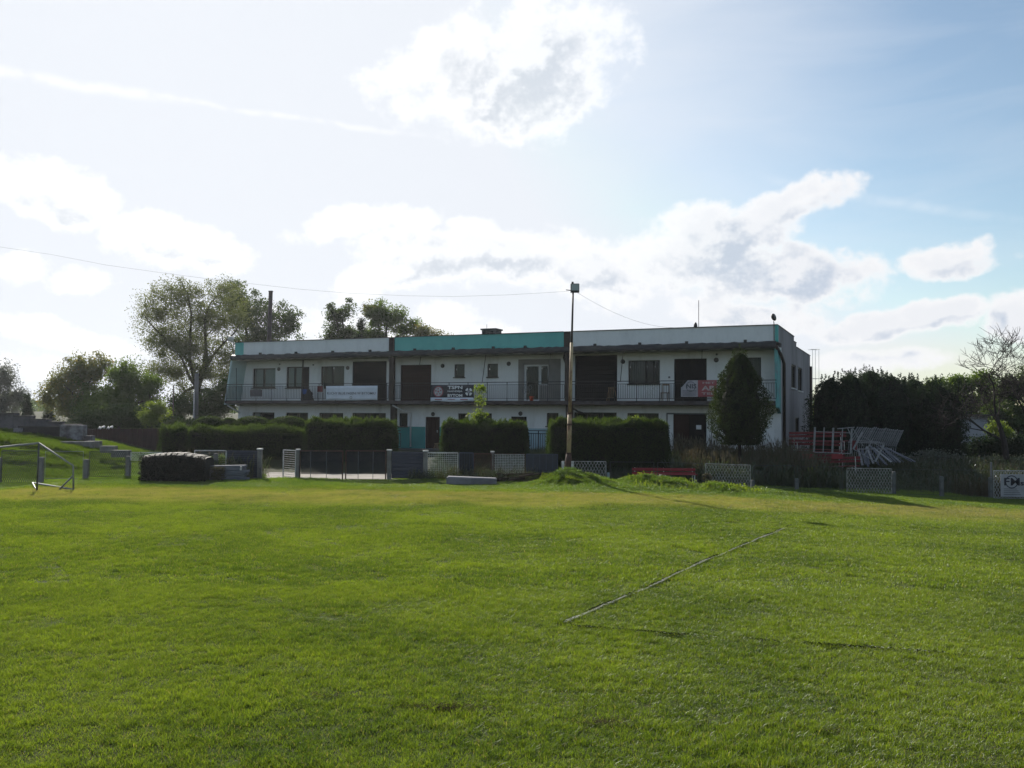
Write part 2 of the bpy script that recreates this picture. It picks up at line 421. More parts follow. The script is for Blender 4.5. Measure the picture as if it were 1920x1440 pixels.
def axis(lo, hi, step, far, n=12):
    core = np.arange(lo, hi + 1e-6, step)
    k = np.geomspace(step * 2, far, n)
    return np.concatenate([lo - k[::-1], core, hi + k])
gm_ = bpy.data.materials.new('turf_soil'); gm_.use_nodes = True
t = gm_.node_tree; t.nodes.clear(); n = NT(t)
ps = n.n('ShaderNodeNewGeometry').outputs['Position']
c = n.mix(n.rng(n.noise(ps, .35, 5.0, .6), .35, .65), (.038, .060, .012), (.055, .062, .018))
c = n.mix(n.rng(n.noise(ps, 7.0, 5.0, .7), .45, .7), c, (.022, .030, .010))
sp = n.n('ShaderNodeSeparateXYZ', {0: ps})
far_ = n.rng(sp.outputs[1], 36.0, 40.0)
c = n.mix(far_, c, n.mix(n.rng(n.noise(ps, 1.2, 5.0, .7), .4, .65), (.022, .032, .012), (.032, .034, .018)))
b_ = n.n('ShaderNodeBsdfPrincipled', {'Base Color': c, 'Roughness': .95, 'Specular IOR Level': .1})
bn = n.n('ShaderNodeBump', {'Strength': .8, 'Distance': .03, 'Height': n.noise(ps, 14.0, 5.0, .7)}); n.set(b_, 'Normal', bn.outputs[0])
n.n('ShaderNodeOutputMaterial', {0: b_.outputs[0]})
xs = axis(-32, 28, .4, 3000); ys = axis(-2, 62, .4, 3500)
X, Y = np.meshgrid(xs, ys)
Z = G(X, Y)
V = np.stack([X, Y, Z], -1).reshape(-1, 3)
nx, ny = len(xs), len(ys)
ii = (np.arange(ny - 1)[:, None] * nx + np.arange(nx - 1)[None]).ravel()
ground = npmesh('ground', V, np.stack([ii, ii + 1, ii + nx + 1, ii + nx], -1), gm_)
tag(ground, kind='structure')
for p in ground.data.polygons: p.use_smooth = True

def sheet(name, xs, ys, m, dz, kind='structure'):
    X, Y = np.meshgrid(xs, ys); Z = G(X, Y) + dz
    V = np.stack([X, Y, Z], -1).reshape(-1, 3); nx, ny = len(xs), len(ys)
    ii = (np.arange(ny - 1)[:, None] * nx + np.arange(nx - 1)[None]).ravel()
    o = npmesh(name, V, np.stack([ii, ii + 1, ii + nx + 1, ii + nx], -1), m)
    return tag(o, kind=kind)
sheet('path', np.arange(-10.4, -3.2, .3), np.arange(35.0, 38.1, .3), paving, .02)  # paving cut to the sunlit strip; darker soil beyond stands for shade

# ------------------------------------------------------------------ scatter by geometry nodes
def scatter(name, pts, rots, idx, scl, protos, label=None):
    coll = bpy.data.collections.new(name + '_source')
    for o in protos:
        for c_ in list(o.users_collection): c_.objects.unlink(o)
        coll.objects.link(o)
    me = bpy.data.meshes.new(name); me.vertices.add(len(pts)); me.vertices.foreach_set('co', np.asarray(pts, dtype=np.float32).ravel())
    a = me.attributes.new('rot', 'FLOAT_VECTOR', 'POINT'); a.data.foreach_set('vector', np.asarray(rots, dtype=np.float32).ravel())
    a = me.attributes.new('idx', 'INT', 'POINT'); a.data.foreach_set('value', np.asarray(idx, dtype=np.int32))
    a = me.attributes.new('scl', 'FLOAT_VECTOR', 'POINT'); a.data.foreach_set('vector', np.asarray(scl, dtype=np.float32).ravel())
    o = bpy.data.objects.new(name, me); COL.objects.link(o)
    ng = bpy.data.node_groups.new(name + '_nodes', 'GeometryNodeTree')
    ng.interface.new_socket('Geometry', in_out='INPUT', socket_type='NodeSocketGeometry')
    ng.interface.new_socket('Geometry', in_out='OUTPUT', socket_type='NodeSocketGeometry')
    k = NT(ng)
    gi = k.n('NodeGroupInput'); go = k.n('NodeGroupOutput')
    ci = k.n('GeometryNodeCollectionInfo'); ci.inputs['Collection'].default_value = coll
    ci.inputs['Separate Children'].default_value = True; ci.inputs['Reset Children'].default_value = True
    def at_(nm, dt):
        q = k.n('GeometryNodeInputNamedAttribute', data_type=dt); q.inputs['Name'].default_value = nm
        return [s_ for s_ in q.outputs if s_.enabled][0]
    e2r = k.n('FunctionNodeEulerToRotation', {0: at_('rot', 'FLOAT_VECTOR')})
    iop = k.n('GeometryNodeInstanceOnPoints')
    ng.links.new(gi.outputs[0], iop.inputs['Points']); ng.links.new(ci.outputs[0], iop.inputs['Instance'])
    iop.inputs['Pick Instance'].default_value = True
    ng.links.new(at_('idx', 'INT'), iop.inputs['Instance Index'])
    ng.links.new(e2r.outputs[0], iop.inputs['Rotation']); ng.links.new(at_('scl', 'FLOAT_VECTOR'), iop.inputs['Scale'])
    ng.links.new(iop.outputs[0], go.inputs[0])
    md = o.modifiers.new('scatter', 'NODES'); md.node_group = ng
    return tag(o, label, kind='stuff')

def blades(nb, size, h0, h1, wd, lean=.5, clump=0.6, round_=False):
    # nb curved two-segment blades over a size x size patch: returns verts, tri faces
    x = (rng.random(nb) - .5) * size * 1.15; y = (rng.random(nb) - .5) * size * 1.15
    ph = rng.random(8) * 6.28
    cl = .5 + .25 * np.sin(x / size * 9 + ph[0] + 2 * np.sin(y / size * 7 + ph[1])) + .25 * np.sin(y / size * 11 + ph[2] + 2 * np.sin(x / size * 8 + ph[3]))
    h = (h0 + (h1 - h0) * rng.random(nb) ** 1.3) * (1 - clump * .5 + clump * cl)
    th = rng.random(nb) * 6.28
    ld = np.stack([np.cos(th), np.sin(th)], -1) * (h * lean * rng.random(nb))[:, None]
    pa = rng.random(nb) * 6.28
    wv = np.stack([np.cos(pa), np.sin(pa)], -1) * (wd * (.6 + .8 * rng.random(nb)))[:, None] * .5
    b = np.stack([x, y], -1)
    V = np.zeros((nb, 5, 3))
    V[:, 0, :2] = b - wv; V[:, 1, :2] = b + wv
    V[:, 2, :2] = b + ld * .35 + wv * .8; V[:, 3, :2] = b + ld * .35 - wv * .8
    V[:, 2, 2] = V[:, 3, 2] = h * .6
    V[:, 4, :2] = b + ld; V[:, 4, 2] = h
    V[:, :2, 2] = -.01
    o = np.arange(nb)[:, None] * 5
    Fc = np.concatenate([o + [0, 1, 2], o + [0, 2, 3], o + [3, 2, 4]], 0)
    return V.reshape(-1, 3), Fc

def turfmat(name, g1, g2, dry, trans, gloss):
    m = bpy.data.materials.new(name); m.use_nodes = True
    t = m.node_tree; t.nodes.clear(); n = NT(t)
    gm = n.n('ShaderNodeNewGeometry'); isl = gm.outputs['Random Per Island']; ps = gm.outputs['Position']
    big = n.noise(ps, .30, 4.0, .6); med = n.noise(ps, 3.5, 5.0, .7)
    f = n.m('ADD', n.m('MULTIPLY', n.rng(big, .35, .65), .45), n.m('MULTIPLY', n.rng(med, .3, .7), .35))
    mow = n.noise(n.v('MULTIPLY', ps, (.10, 1.6, 1.0)), 1.0, 3.0, .6)
    f = n.m('ADD', f, n.m('MULTIPLY', n.m('SUBTRACT', mow, .5), .5))
    f = n.m('ADD', f, n.m('MULTIPLY', n.m('SUBTRACT', isl, .35), .7), clamp=True)
    c = n.mix(f, g1, g2)
    # worn, yellowed strip round the touchline
    sp = n.n('ShaderNodeSeparateXYZ', {0: ps}); yy = n.m('ADD', sp.outputs[1], n.m('MULTIPLY', n.m('SUBTRACT', big, .5), 5.0))
    band = n.m('MULTIPLY', n.rng(yy, 24.8, 27.5), n.rng(yy, 29.6, 31.0, 1.0, 0.0))
    band = n.m('MULTIPLY', band, n.rng(n.noise(ps, 1.1, 4.0, .7), .30, .60, .35, 1.0))
    spots = n.rng(n.noise(ps, .9, 5.0, .7), .64, .74)
    dm = n.m('MAXIMUM', n.m('MULTIPLY', band, .62), n.m('MULTIPLY', spots, .35))
    dm = n.m('MAXIMUM', dm, n.m('MULTIPLY', n.m('LESS_THAN', isl, .05), .7))
    c = n.mix(dm, c, dry)
    d = n.n('ShaderNodeBsdfDiffuse', {'Color': c})
    tr = n.n('ShaderNodeBsdfTranslucent', {'Color': n.mix(1.0, c, (1.7, 1.9, .5), 'MULTIPLY')})
    a = n.n('ShaderNodeMixShader', {0: trans, 1: d.outputs[0], 2: tr.outputs[0]})
    gl_ = n.n('ShaderNodeBsdfGlossy', {'Color': (.9, .95, .9), 'Roughness': .46})
    a = n.n('ShaderNodeMixShader', {0: gloss, 1: a.outputs[0], 2: gl_.outputs[0]})
    n.n('ShaderNodeOutputMaterial', {0: a.outputs[0]})
    MATS[name] = m
    return m
T_turf = turfmat('mown_turf', (.040, .068, .012), (.165, .20, .030), (.28, .215, .15), .50, .035)
T_long = turfmat('rough_grass', (.055, .095, .015), (.110, .150, .024), (.20, .18, .07), .55, .05)

def grid_pts(y0, y1, step, spread=.62, xmin=None, xmax=None, jit=.25):
    out = []
    y = y0
    while y < y1:
        hw = abs(y) * spread + 1.2
        a = -hw if xmin is None else max(-hw, xmin); b = hw if xmax is None else min(hw, xmax)
        x = a
        while x < b:
            out.append((x + (random.random() - .5) * step * jit, y + (random.random() - .5) * step * jit)); x += step
        y += step
    return out
def ground_rot(x, y, th):
    e = .15
    nrm = Vector((-(gz(x + e, y) - gz(x - e, y)) / (2 * e), -(gz(x, y + e) - gz(x, y - e)) / (2 * e), 1)).normalized()
    return (nrm.to_track_quat('Z', 'Y').to_matrix() @ Matrix.Rotation(th, 3, 'Z')).to_euler()
def protos(name, k, nb, size, h0, h1, wd, m, lean=.5, clump=.6):
    r = []
    for i in range(k):
        V, Fc = blades(nb, size, h0, h1, wd, lean, clump)
        r.append(npmesh(name, V, Fc, m))
    return r
def lay(name, pts, pr, s0, s1, zs=None):
    P_, R_, I_, C_ = [], [], [], []
    for x, y in pts:
        P_.append((x, y, gz(x, y))); R_.append(tuple(ground_rot(x, y, random.random() * 6.28)))
        I_.append(random.randrange(len(pr))); s = s0 + (s1 - s0) * random.random()
        hz = 1.0 if zs is None else zs(x, y)
        C_.append((1, 1, s * hz))
    return scatter(name, P_, R_, I_, C_, pr)

p_near = protos('turf_patch_near', 7, 3200, .5, .010, .050, .0042, T_turf, 1.7, 1.1)
def dips(x, y):
    v = math.sin(x * 1.9 + 1.3 * math.sin(y * 1.1)) * math.sin(y * 2.6 + 1.7 * math.sin(x * .9 + 2))
    w_ = math.sin(x * 5.3 + 2 * math.sin(y * 3.1)) * math.sin(y * 6.1 + 2 * math.sin(x * 2.9 + 1))
    return .92 + .16 * v + .18 * w_
lay('turf', grid_pts(4.6, 13.5, .46), p_near, .8, 1.2, dips)
p_mid = protos('turf_patch_far', 5, 4600, 1.0, .016, .050, .008, T_turf, 1.5, 1.1)
lay('turf_far', grid_pts(13.3, 33.2, .9), p_mid, .8, 1.25, dips)
p_long = protos('rough_patch', 5, 1500, .6, .06, .17, .009, T_long, .8, .8)
def roughh(x, y):
    base = .26 + .16 * max(0, math.sin(x * .9 + y)) 
    if y > 34.2: base += .16
    for cx, cy, a_, b_, h in MOUNDS[:8]:
        base += .22 * math.exp(-((x - cx) / (a_ * 1.2)) ** 2 - ((y - cy) / (b_ * 1.5)) ** 2)
    return base
pts = [p for p in grid_pts(30.8, 37.0, .5) if not (-10.3 < p[0] < -4.6 and p[1] > 35.0)]
pts = [p for p in pts if p[1] > 31.6 + .5 * math.sin(p[0] * .7) or p[0] > 1.0]
lay('rough_grass', pts, p_long, .7, 1.3, roughh)
pts = [p for p in grid_pts(37.0, 48, .55, .66, xmin=-34, xmax=-13.5)]
T_bank = turfmat('bank_turf', (.040, .066, .012), (.080, .115, .020), (.14, .12, .05), .5, .02)
p_bank = protos('bank_patch', 4, 1500, .6, .06, .17, .009, T_bank, .8, .8)
lay('bank_grass', pts, p_bank, .7, 1.3, lambda x, y: .8 + .25 * math.sin(y * 2.2) )
p_wild = protos('wild_patch', 3, 500, .8, .12, .38, .014, L_weed, .6, .8)
pts = [p for p in grid_pts(36.8, 52, .75, .7) if p[0] > -3.2 and not (p[1] > 58.9 - (p[0] + 18.5) * .445 - 1.2 and p[0] < 13.6)]
lay('wild_grass', pts, p_wild, .6, 1.3, lambda x, y: (.35 if 13 < x < 19 and y < 41.5 else (.6 if x > 12 else 1.0)))

# chalk line remains on turf: whitened blades and clippings along two lines
def chalk(name, p0, p1, wid, count, seed, dens):
    r = np.random.default_rng(seed)
    a = np.array(p0[:2]); b = np.array(p1[:2]); L = np.linalg.norm(b - a); d = (b - a) / L; nn = np.array([-d[1], d[0]])
    s = r.random(count) * L
    keep = (np.sin(s * 3.1 + seed) + np.sin(s * 7.7) * .6 + np.sin(s * 1.3 + 2) * .8) * .17 + dens > r.random(count) + .7 * (1 - sst(0, .3, s)) + .8 * sst(L - 1.0, L, s)
    s = s[keep]; k = len(s)
    wob = .012 * np.sin(s * 1.2) + .010 * np.sin(s * 3.3 + 1)
    q = a + s[:, None] * d + nn * ((r.random(k) - .5) * wid * (1.0 + .9 * np.sin(s * 4.1) * np.sin(s * 1.7 + 1)) + wob)[:, None]
    z = G(q[:, 0], q[:, 1]) + .028 + r.random(k) * .022
    c = np.concatenate([q, z[:, None]], 1)
    th = r.random(k) * 6.28; l = .010 + .014 * r.random(k)
    u_ = np.stack([np.cos(th), np.sin(th), r.random(k) * .2], -1) * l[:, None]
    v_ = np.stack([-np.sin(th), np.cos(th), r.random(k) * .2], -1) * .005
    V = np.stack([c - u_, c + v_, c + u_, c - v_], 1).reshape(-1, 3)
    o = np.arange(k)[:, None] * 4
    return tag(npmesh(name, V, o + [0, 1, 2, 3], mat('chalked_blades', (.50, .51, .45), .9, .3, 20, spec=0)), kind='stuff')
A = atz(1052, 1176, 0); Bp = atz(1487, 990, -.15); Cp = atz(1930, 1240, 0)
chalk('chalk_line', A, Bp, .022, 7500, 3, .36)
chalk('chalk_line_faint', A, Cp, .05, 900, 9, .10)
# dark flakes: painted shade beside the chalk line, thatch along the faint one
def rut(name, p0, p1, off, wid, cnt, seed):
    r = np.random.default_rng(seed); a = np.array(p0[:2]); b = np.array(p1[:2]); L = np.linalg.norm(b - a); d = (b - a) / L; nn = np.array([-d[1], d[0]])
    s = r.random(cnt) * L; s = s[(.55 + .45 * np.sin(s * 2.7 + seed) + .35 * np.sin(s * 6.1) > r.random(len(s))) & (s > .1)]; cnt = len(s); q = a + s[:, None] * d + nn * (off + (r.random(cnt) - .5) * wid + .012 * np.sin(s * 1.2))[:, None]
    z = G(q[:, 0], q[:, 1]) + .03 + r.random(cnt) * .02; c = np.concatenate([q, z[:, None]], 1)
    th = r.random(cnt) * 6.28
    u_ = np.stack([np.cos(th), np.sin(th), 0 * th], -1) * .016; v_ = np.stack([-np.sin(th), np.cos(th), 0 * th], -1) * .008
    V = np.stack([c - u_, c + v_, c + u_, c - v_], 1).reshape(-1, 3); o = np.arange(cnt)[:, None] * 4
    return tag(npmesh(name, V, o + [0, 1, 2, 3], mat('shade_dark_thatch', (.016, .022, .008), .95, .2, 20, spec=0)), kind='stuff')
rut('thatch_and_shade', A, Bp, .040, .035, 3600, 4)
rut('thatch_and_shade', A, Cp, 0, .07, 2200, 5)
# trodden bare spots
for i, (px, py, ra, rb_, cnt) in enumerate(((850, 1330, .34, .12, 420), (1132, 1357, .24, .10, 260), (800, 1328, .3, .07, 160), (620, 1310, .2, .07, 90), (1560, 1375, .14, .06, 60), (1440, 1215, .10, .05, 60))):
    c0 = atz(px, py, 0); rr_ = np.random.default_rng(50 + i); d_ = rr_.normal(size=(cnt, 2)) * [ra, rb_] * .6
    q = np.array([c0.x, c0.y]) + d_; z = G(q[:, 0], q[:, 1]) + .022 + rr_.random(cnt) * .02; c = np.concatenate([q, z[:, None]], 1)
    th = rr_.random(cnt) * 6.28
    u_ = np.stack([np.cos(th), np.sin(th), .3 * (rr_.random(cnt) - .5)], -1) * .014; v_ = np.stack([-np.sin(th), np.cos(th), 0 * th], -1) * .006
    V = np.stack([c - u_, c + v_, c + u_, c - v_], 1).reshape(-1, 3)
    tag(npmesh('bare_spot', V, np.arange(cnt)[:, None] * 4 + [0, 1, 2, 3], mat('bare_soil_thatch', (.030, .028, .012), .95, .3, 30, (.070, .060, .030), spec=0)), kind='stuff')
# pale clover heads and dead leaves lying in the turf, doubling as painted sparkle
k = 1800
yy = 4.8 + 22 * rng.random(k) ** 1.3; xx = (rng.random(k) * 2 - 1) * (yy * .62)
c = np.stack([xx, yy, G(xx, yy) + .045], -1); th = rng.random(k) * 6.28; l = (.003 + .009 * rng.random(k) ** 2)[:, None]
u_ = np.stack([np.cos(th), np.sin(th), .6 * (rng.random(k) - .5)], -1) * l; v_ = np.stack([-np.sin(th), np.cos(th), .6 * (rng.random(k) - .3)], -1) * l * .7
o_ = np.arange(k)[:, None] * 4
tag(npmesh('clover_and_sparkle', np.stack([c - u_, c + v_, c + u_, c - v_], 1).reshape(-1, 3), o_ + [0, 1, 2, 3], leafmat('pale_leaf_sparkle', (.24, .25, .16), (.14, .15, .07), .2, (1, 1, 1), 0.0)), kind='stuff')

# ------------------------------------------------------------------ building frame
Rr = at(1455, 640, 44.6); Lf = at(442, 672, 58.9)
u2 = Vector((Rr.x - Lf.x, Rr.y - Lf.y)); LEN = u2.length; u2.normalize()
BASE = .45
u3 = Vector((u2.x, u2.y, 0)); v3 = Vector((-u2.y, u2.x, 0))
BM = Matrix(((u3.x, v3.x, 0, Lf.x), (u3.y, v3.y, 0, Lf.y), (0, 0, 1, BASE), (0, 0, 0, 1)))
def fac(px, py, nn=1.2):
    d = ray(px, py); o = Vector((0, 0, CAMZ)); L0 = Vector((Lf.x, Lf.y, 0))
    k = (nn - (o - L0).dot(v3)) / d.dot(v3)
    p = o + d * k
    return (p - L0).dot(u3), p.z - BASE
def bw(s, nn, z): return BM @ Vector((s, nn, z))
def fs(px, nn=1.2): return fac(px, 760, nn)[0]
club = empty('clubhouse', mw=BM, label='long two-storey clubhouse with balcony, white and teal parapet and dark openings', cat='building')
SL = fs(447); SR = fs(1464)              # facade ends
DEP = 17.0
ZS0, ZS1 = 2.72, 2.95                    # balcony slab
ZE0, ZE1 = 5.66, 5.97                    # eaves band
ZP = 6.82
openings = []                            # s0,s1,z0,z1
def rect(px0, py0, px1, py1, nn=1.2):
    a = fac(px0, py0, nn); b = fac(px1, py1, nn)
    return [a[0], b[0], b[1], a[1]]
def box_part(name, m, a, b, parent=club, ch=0.0, label=None):
    mb = MB()
    mb.cbox(a, b, ch) if ch else mb.box(a, b)
    o = mb.build(name, m, parent)
    if label: o['label'] = label
    return o
def window(px0, py0, px1, py1, divs=(.5,), fm=framed, back=inside, sill=True, fw=.06, door_from=None, back2=None, rails=()):
    s0, s1, z0, z1 = rect(px0, py0, px1, py1)
    openings.append((s0, s1, z0, z1))
    f = MB(); n0, n1 = 1.30, 1.37
    f.box((s0, n0, z0), (s0 + fw, n1, z1)); f.box((s1 - fw, n0, z0), (s1, n1, z1))
    f.box((s0 + fw, n0, z0), (s1 - fw, n1, z0 + fw)); f.box((s0 + fw, n0, z1 - fw), (s1 - fw, n1, z1))
    cuts = [s0 + fw] + [s0 + (s1 - s0) * q for q in divs] + [s1 - fw]
    for q in cuts[1:-1]: f.box((q - fw * .7, n0, z0 + fw), (q + fw * .7, n1, z1 - fw))
    wn = f.build('window', fm, club)
    for i in range(len(cuts) - 1):
        a = cuts[i] + (fw * .7 if i else 0); b = cuts[i + 1] - (fw * .7 if i < len(cuts) - 2 else 0)
        MB().box((a, 1.33, z0 + fw), (b, 1.336, z1 - fw)).build('pane', glass, wn)
        m = back if not isinstance(back, (list, tuple)) else back[i % len(back)]
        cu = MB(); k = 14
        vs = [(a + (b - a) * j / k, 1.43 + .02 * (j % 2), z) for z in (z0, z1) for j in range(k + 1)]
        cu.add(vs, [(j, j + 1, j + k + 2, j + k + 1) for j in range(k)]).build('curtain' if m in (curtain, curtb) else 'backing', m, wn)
    if sill:
        MB().cbox((s0 - .05, 1.10, z0 - .06), (s1 + .05, 1.29, z0 - .003), .01).build('sill', framed if fm is framed else plaster, wn)
    return wn
def filled(name, px0, py0, px1, py1, m, boards=0, horiz=True, zbot=None, handle=False, nn=1.2):
    s0, s1, z0, z1 = rect(px0, py0, px1, py1)
    if zbot is not None: z0 = zbot
    openings.append((s0, s1, z0, z1))
    f = MB(); fw = .07
    f.box((s0, 1.26, z0), (s0 + fw, 1.36, z1)); f.box((s1 - fw, 1.26, z0), (s1, 1.36, z1)); f.box((s0 + fw, 1.26, z1 - fw), (s1 - fw, 1.36, z1))
    d = f.build(name, m, club)
    if boards:
        for i in range(boards):
            b = MB(); j = random.uniform(-.006, .006)
            if horiz:
                h = (z1 - fw - z0) / boards; b.cbox((s0 + fw, 1.29 + j, z0 + i * h + .006), (s1 - fw, 1.33, z0 + (i + 1) * h - .006), .008)
            else:
                h = (s1 - s0 - 2 * fw) / boards; b.cbox((s0 + fw + i * h + .005, 1.29 + j, z0 + .01), (s0 + fw + (i + 1) * h - .005, 1.33, z1 - fw), .008)
            b.build('panel', m, d)
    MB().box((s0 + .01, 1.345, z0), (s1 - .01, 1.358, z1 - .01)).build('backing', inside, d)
    if handle: MB().box((s1 - .22, 1.22, z0 + 1.0), (s1 - .16, 1.285, z0 + 1.15)).build('handle', steel, d)
    return d
# --- upper floor
window(474, 691, 516, 727, (.45,), framed, curtain)
window(537, 688, 566, 727, (.48,), framed, curtain, sill=True)
filled('balcony_door', 566.5, 688, 579, 752, shutter, 0, zbot=ZS1)
window(602, 687, 645, 727, (.46,), framed, curtb)
filled('roller_shutter', 661, 678, 724, 753, shutter, 9, zbot=ZS1)
filled('roller_shutter', 751, 684.5, 808, 753, doorm, 10, zbot=ZS1)
window(852, 683, 871, 707, (), framed, curtb)
window(914, 682, 933.5, 706.5, (), framed, curtb)
w_new = window(983, 684, 1011, 752, (), framew, inside, sill=False, fw=.09)
window(1011.5, 684, 1028, 722, (), framew, inside, sill=False, fw=.07)
filled('roller_shutter', 1078, 667, 1157, 752, shutter, 10, zbot=ZS1)
window(1178, 676, 1237, 719, (.55, .8), framed, (curtb, inside, inside))
filled('balcony_door', 1264, 673, 1325, 747, shutter, 4, False, zbot=ZS1)
window(1369, 671, 1427, 712, (.5,), framed, curtb)
# --- ground floor
window(473, 773, 514, 806, (.35,), framed, (curtain, inside))
window(536, 773.5, 577, 806, (.5,), framed, inside)
window(598, 774, 643, 806, (.5,), framed, inside)
window(660, 774, 723, 808, (.5,), framed, inside)
window(748.5, 775, 764, 799.5, (), framed, inside)
filled('entrance_door', 798, 781.5, 824, 842, doorm, 3, False, zbot=.02, handle=True)
window(859, 775, 877.5, 799, (), framed, inside)
window(907, 775, 922, 799, (), framed, inside)
filled('entrance_door', 958, 781, 987, 842, shutter, 3, False, zbot=.02, handle=True)
window(1025, 774, 1047, 799, (), framed, inside)
window(1076, 773, 1156, 806, (.33, .66), framed, inside)
window(1176, 774.5, 1235, 806, (.5,), framed, inside)
dd = filled('entrance_door', 1249, 774, 1335.5, 845, greyb, 0, zbot=.02)
s0, s1, z0, z1 = openings[-1]
for a, b, m in ((.02, .15, plaster), (.16, .50, doorm), (.505, .86, shutter), (.87, .98, plaster)):
    MB().cbox((s0 + (s1 - s0) * a, 1.27, z0), (s0 + (s1 - s0) * b, 1.34, z1 - .08), .01).build('panel', m, dd)
# --- facade wall cut round its openings
def cells(s0, s1, z0, z1, ops):
    S_ = sorted({s0, s1} | {q for o in ops for q in o[:2] if s0 < q < s1}); out = []
    for a, b in zip(S_, S_[1:]):
        if b - a < 1e-4: continue
        mid = (a + b) / 2
        blk = sorted([(min(o[2], z1), min(o[3], z1)) for o in ops if o[0] <= mid <= o[1]])
        z = z0
        for p, q in blk:
            if p > z + 1e-4: out.append((a, b, z, p))
            z = max(z, q)
        if z < z1 - 1e-4: out.append((a, b, z, z1))
    return out
patch = rect(972, 674, 1051, 752); patch[2] = ZS1
wl = MB()
for a, b, p, q in cells(SL, SR, -.9, ZE0 + .1, openings):
    wl.box((a, 1.2, p), (b, 1.5, q))
wl.build('facade_wall', plaster, club)
for o_ in list(openings): pass
rp = MB()
for a, b, p, q in cells(patch[0], patch[1], patch[2], patch[3], [o for o in openings if o[0] < patch[1] and o[1] > patch[0] and o[2] > 2.5]):
    rp.box((a, 1.192, p + .002), (b, 1.1995, q))
rp.build('bare_plaster_patch', rawpl, club)
dz = fac(780, 800)[1]
for sa, sb_, m_, lb_ in ((fs(742), fs(945), tealdark, 'dark teal dado'), (fs(945) + .002, fs(1058), bluedado, 'pale blue dado')):
    edges = [sa] + [e for o in openings if o[2] < .1 and sa < o[0] < sb_ for e in (o[0], o[1])] + [sb_]
    for a_, b_ in zip(edges[::2], edges[1::2]):
        MB().box((a_ + .003, 1.19, .02), (b_ - .003, 1.1995, dz)).build('dado', m_, club)['label'] = lb_
# plinth
box_part('plinth', mat('blue_plinth', (.06, .12, .22), .8, .2, 2), (fs(1335), 1.17, -.9), (SR - .002, 1.199, .12))
box_part('plinth', concr, (SL, 1.17, -.9), (fs(1335) - .003, 1.198, -.02))
# side walls, back, roof
sw = MB()
fit = []                                   # side wall windows in (n, z)
def side_rect(px0, py0, px1, py1):
    def hit(px, py):
        d = ray(px, py); o = Vector((0, 0, CAMZ)); L0 = Vector((Lf.x, Lf.y, 0))
        k = (SR + .0 - (o - L0).dot(u3)) / d.dot(u3); p = o + d * k
        return (p - L0).dot(v3), p.z - BASE
    a = hit(px0, (py0)); b = hit(px1, py1); a2 = hit(px0, py1); b2 = hit(px1, py0)
    return a[0], b[0], (b[1] + a2[1]) / 2, (a[1] + b2[1]) / 2
sops = [side_rect(1484, 684, 1492.5, 728), side_rect(1496.5, 690, 1504.5, 733), side_rect(1491.5, 783, 1498.5, 811)]
nstep = side_rect(1489, 700, 1490, 710)[0]; nend = side_rect(1519, 700, 1520, 710)[0]
print('side wall depth', nend, 'step', nstep, 'len', LEN, sops)
DEP = min(max(nend, 12.0), 22.0)
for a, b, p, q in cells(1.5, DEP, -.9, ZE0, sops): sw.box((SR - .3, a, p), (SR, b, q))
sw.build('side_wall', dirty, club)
for (a, b, p, q) in sops:
    f = MB(); fw = .06
    f.box((SR - .14, a, p), (SR - .07, a + fw, q)); f.box((SR - .14, b - fw, p), (SR - .07, b, q)); f.box((SR - .14, a + fw, p), (SR - .07, b - fw, p + fw)); f.box((SR - .14, a + fw, q - fw), (SR - .07, b - fw, q))
    f.box((SR - .14, (a + b) / 2 - .04, p + fw), (SR - .07, (a + b) / 2 + .04, q - fw))
    wn = f.build('window', framed, club)
    MB().box((SR - .11, a + fw, p + fw), (SR - .104, b - fw, q - fw)).build('pane', glass, wn)
    MB().box((SR - .28, a, p), (SR - .26, b, q)).build('curtain', curtb, wn)
    MB().box((SR - .06, a - .05, p - .06), (SR + .06, b + .05, p - .003)).build('sill', plaster, wn)
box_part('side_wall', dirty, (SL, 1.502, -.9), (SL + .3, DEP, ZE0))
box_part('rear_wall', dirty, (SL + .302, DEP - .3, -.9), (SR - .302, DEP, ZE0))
# roof with stepped parapets
sE0, sE1 = .0, LEN
box_part('roof', bitumen, (sE0 + .02, .26, ZE0 + .102), (sE1 - .29, DEP - .002, ZE0 + .30))
pr = MB()
st1, st2 = nstep, nstep + 1.2
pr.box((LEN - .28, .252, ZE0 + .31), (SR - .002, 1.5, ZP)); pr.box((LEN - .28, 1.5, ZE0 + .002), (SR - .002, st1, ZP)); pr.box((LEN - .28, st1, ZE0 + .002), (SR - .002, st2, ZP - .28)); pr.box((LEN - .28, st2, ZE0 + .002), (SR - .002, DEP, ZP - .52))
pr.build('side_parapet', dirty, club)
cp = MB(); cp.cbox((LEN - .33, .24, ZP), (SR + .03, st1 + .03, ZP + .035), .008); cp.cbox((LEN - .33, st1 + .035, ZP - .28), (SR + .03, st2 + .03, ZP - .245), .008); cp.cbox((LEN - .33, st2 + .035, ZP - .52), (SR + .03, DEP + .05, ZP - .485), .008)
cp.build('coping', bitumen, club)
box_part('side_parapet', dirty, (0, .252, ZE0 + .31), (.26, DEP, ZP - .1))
for nm, m, p0, p1, lb in (('parapet', teal, 439, 455, 'teal end piece'), ('parapet', parap, 455, 728.5, 'pale grey parapet'), ('parapet', teal, 738.5, 1057, 'teal parapet'),
                          ('parapet', parap, 1069, 1453, 'pale grey parapet'), ('parapet', teal, 1453, 1459, 'teal end piece')):
    a, b = fs(p0, 0), fs(p1, 0)
    box_part(nm, m, (a + .002, 0, ZE1), (b - .002, .25, ZP), label=lb)
for p0, p1 in ((728.5, 738.5), (1057, 1069)):
    box_part('fire_wall_end', darkbrown, (fs(p0, 0), -.05, ZE1), (fs(p1, 0), .24, ZP + .02))
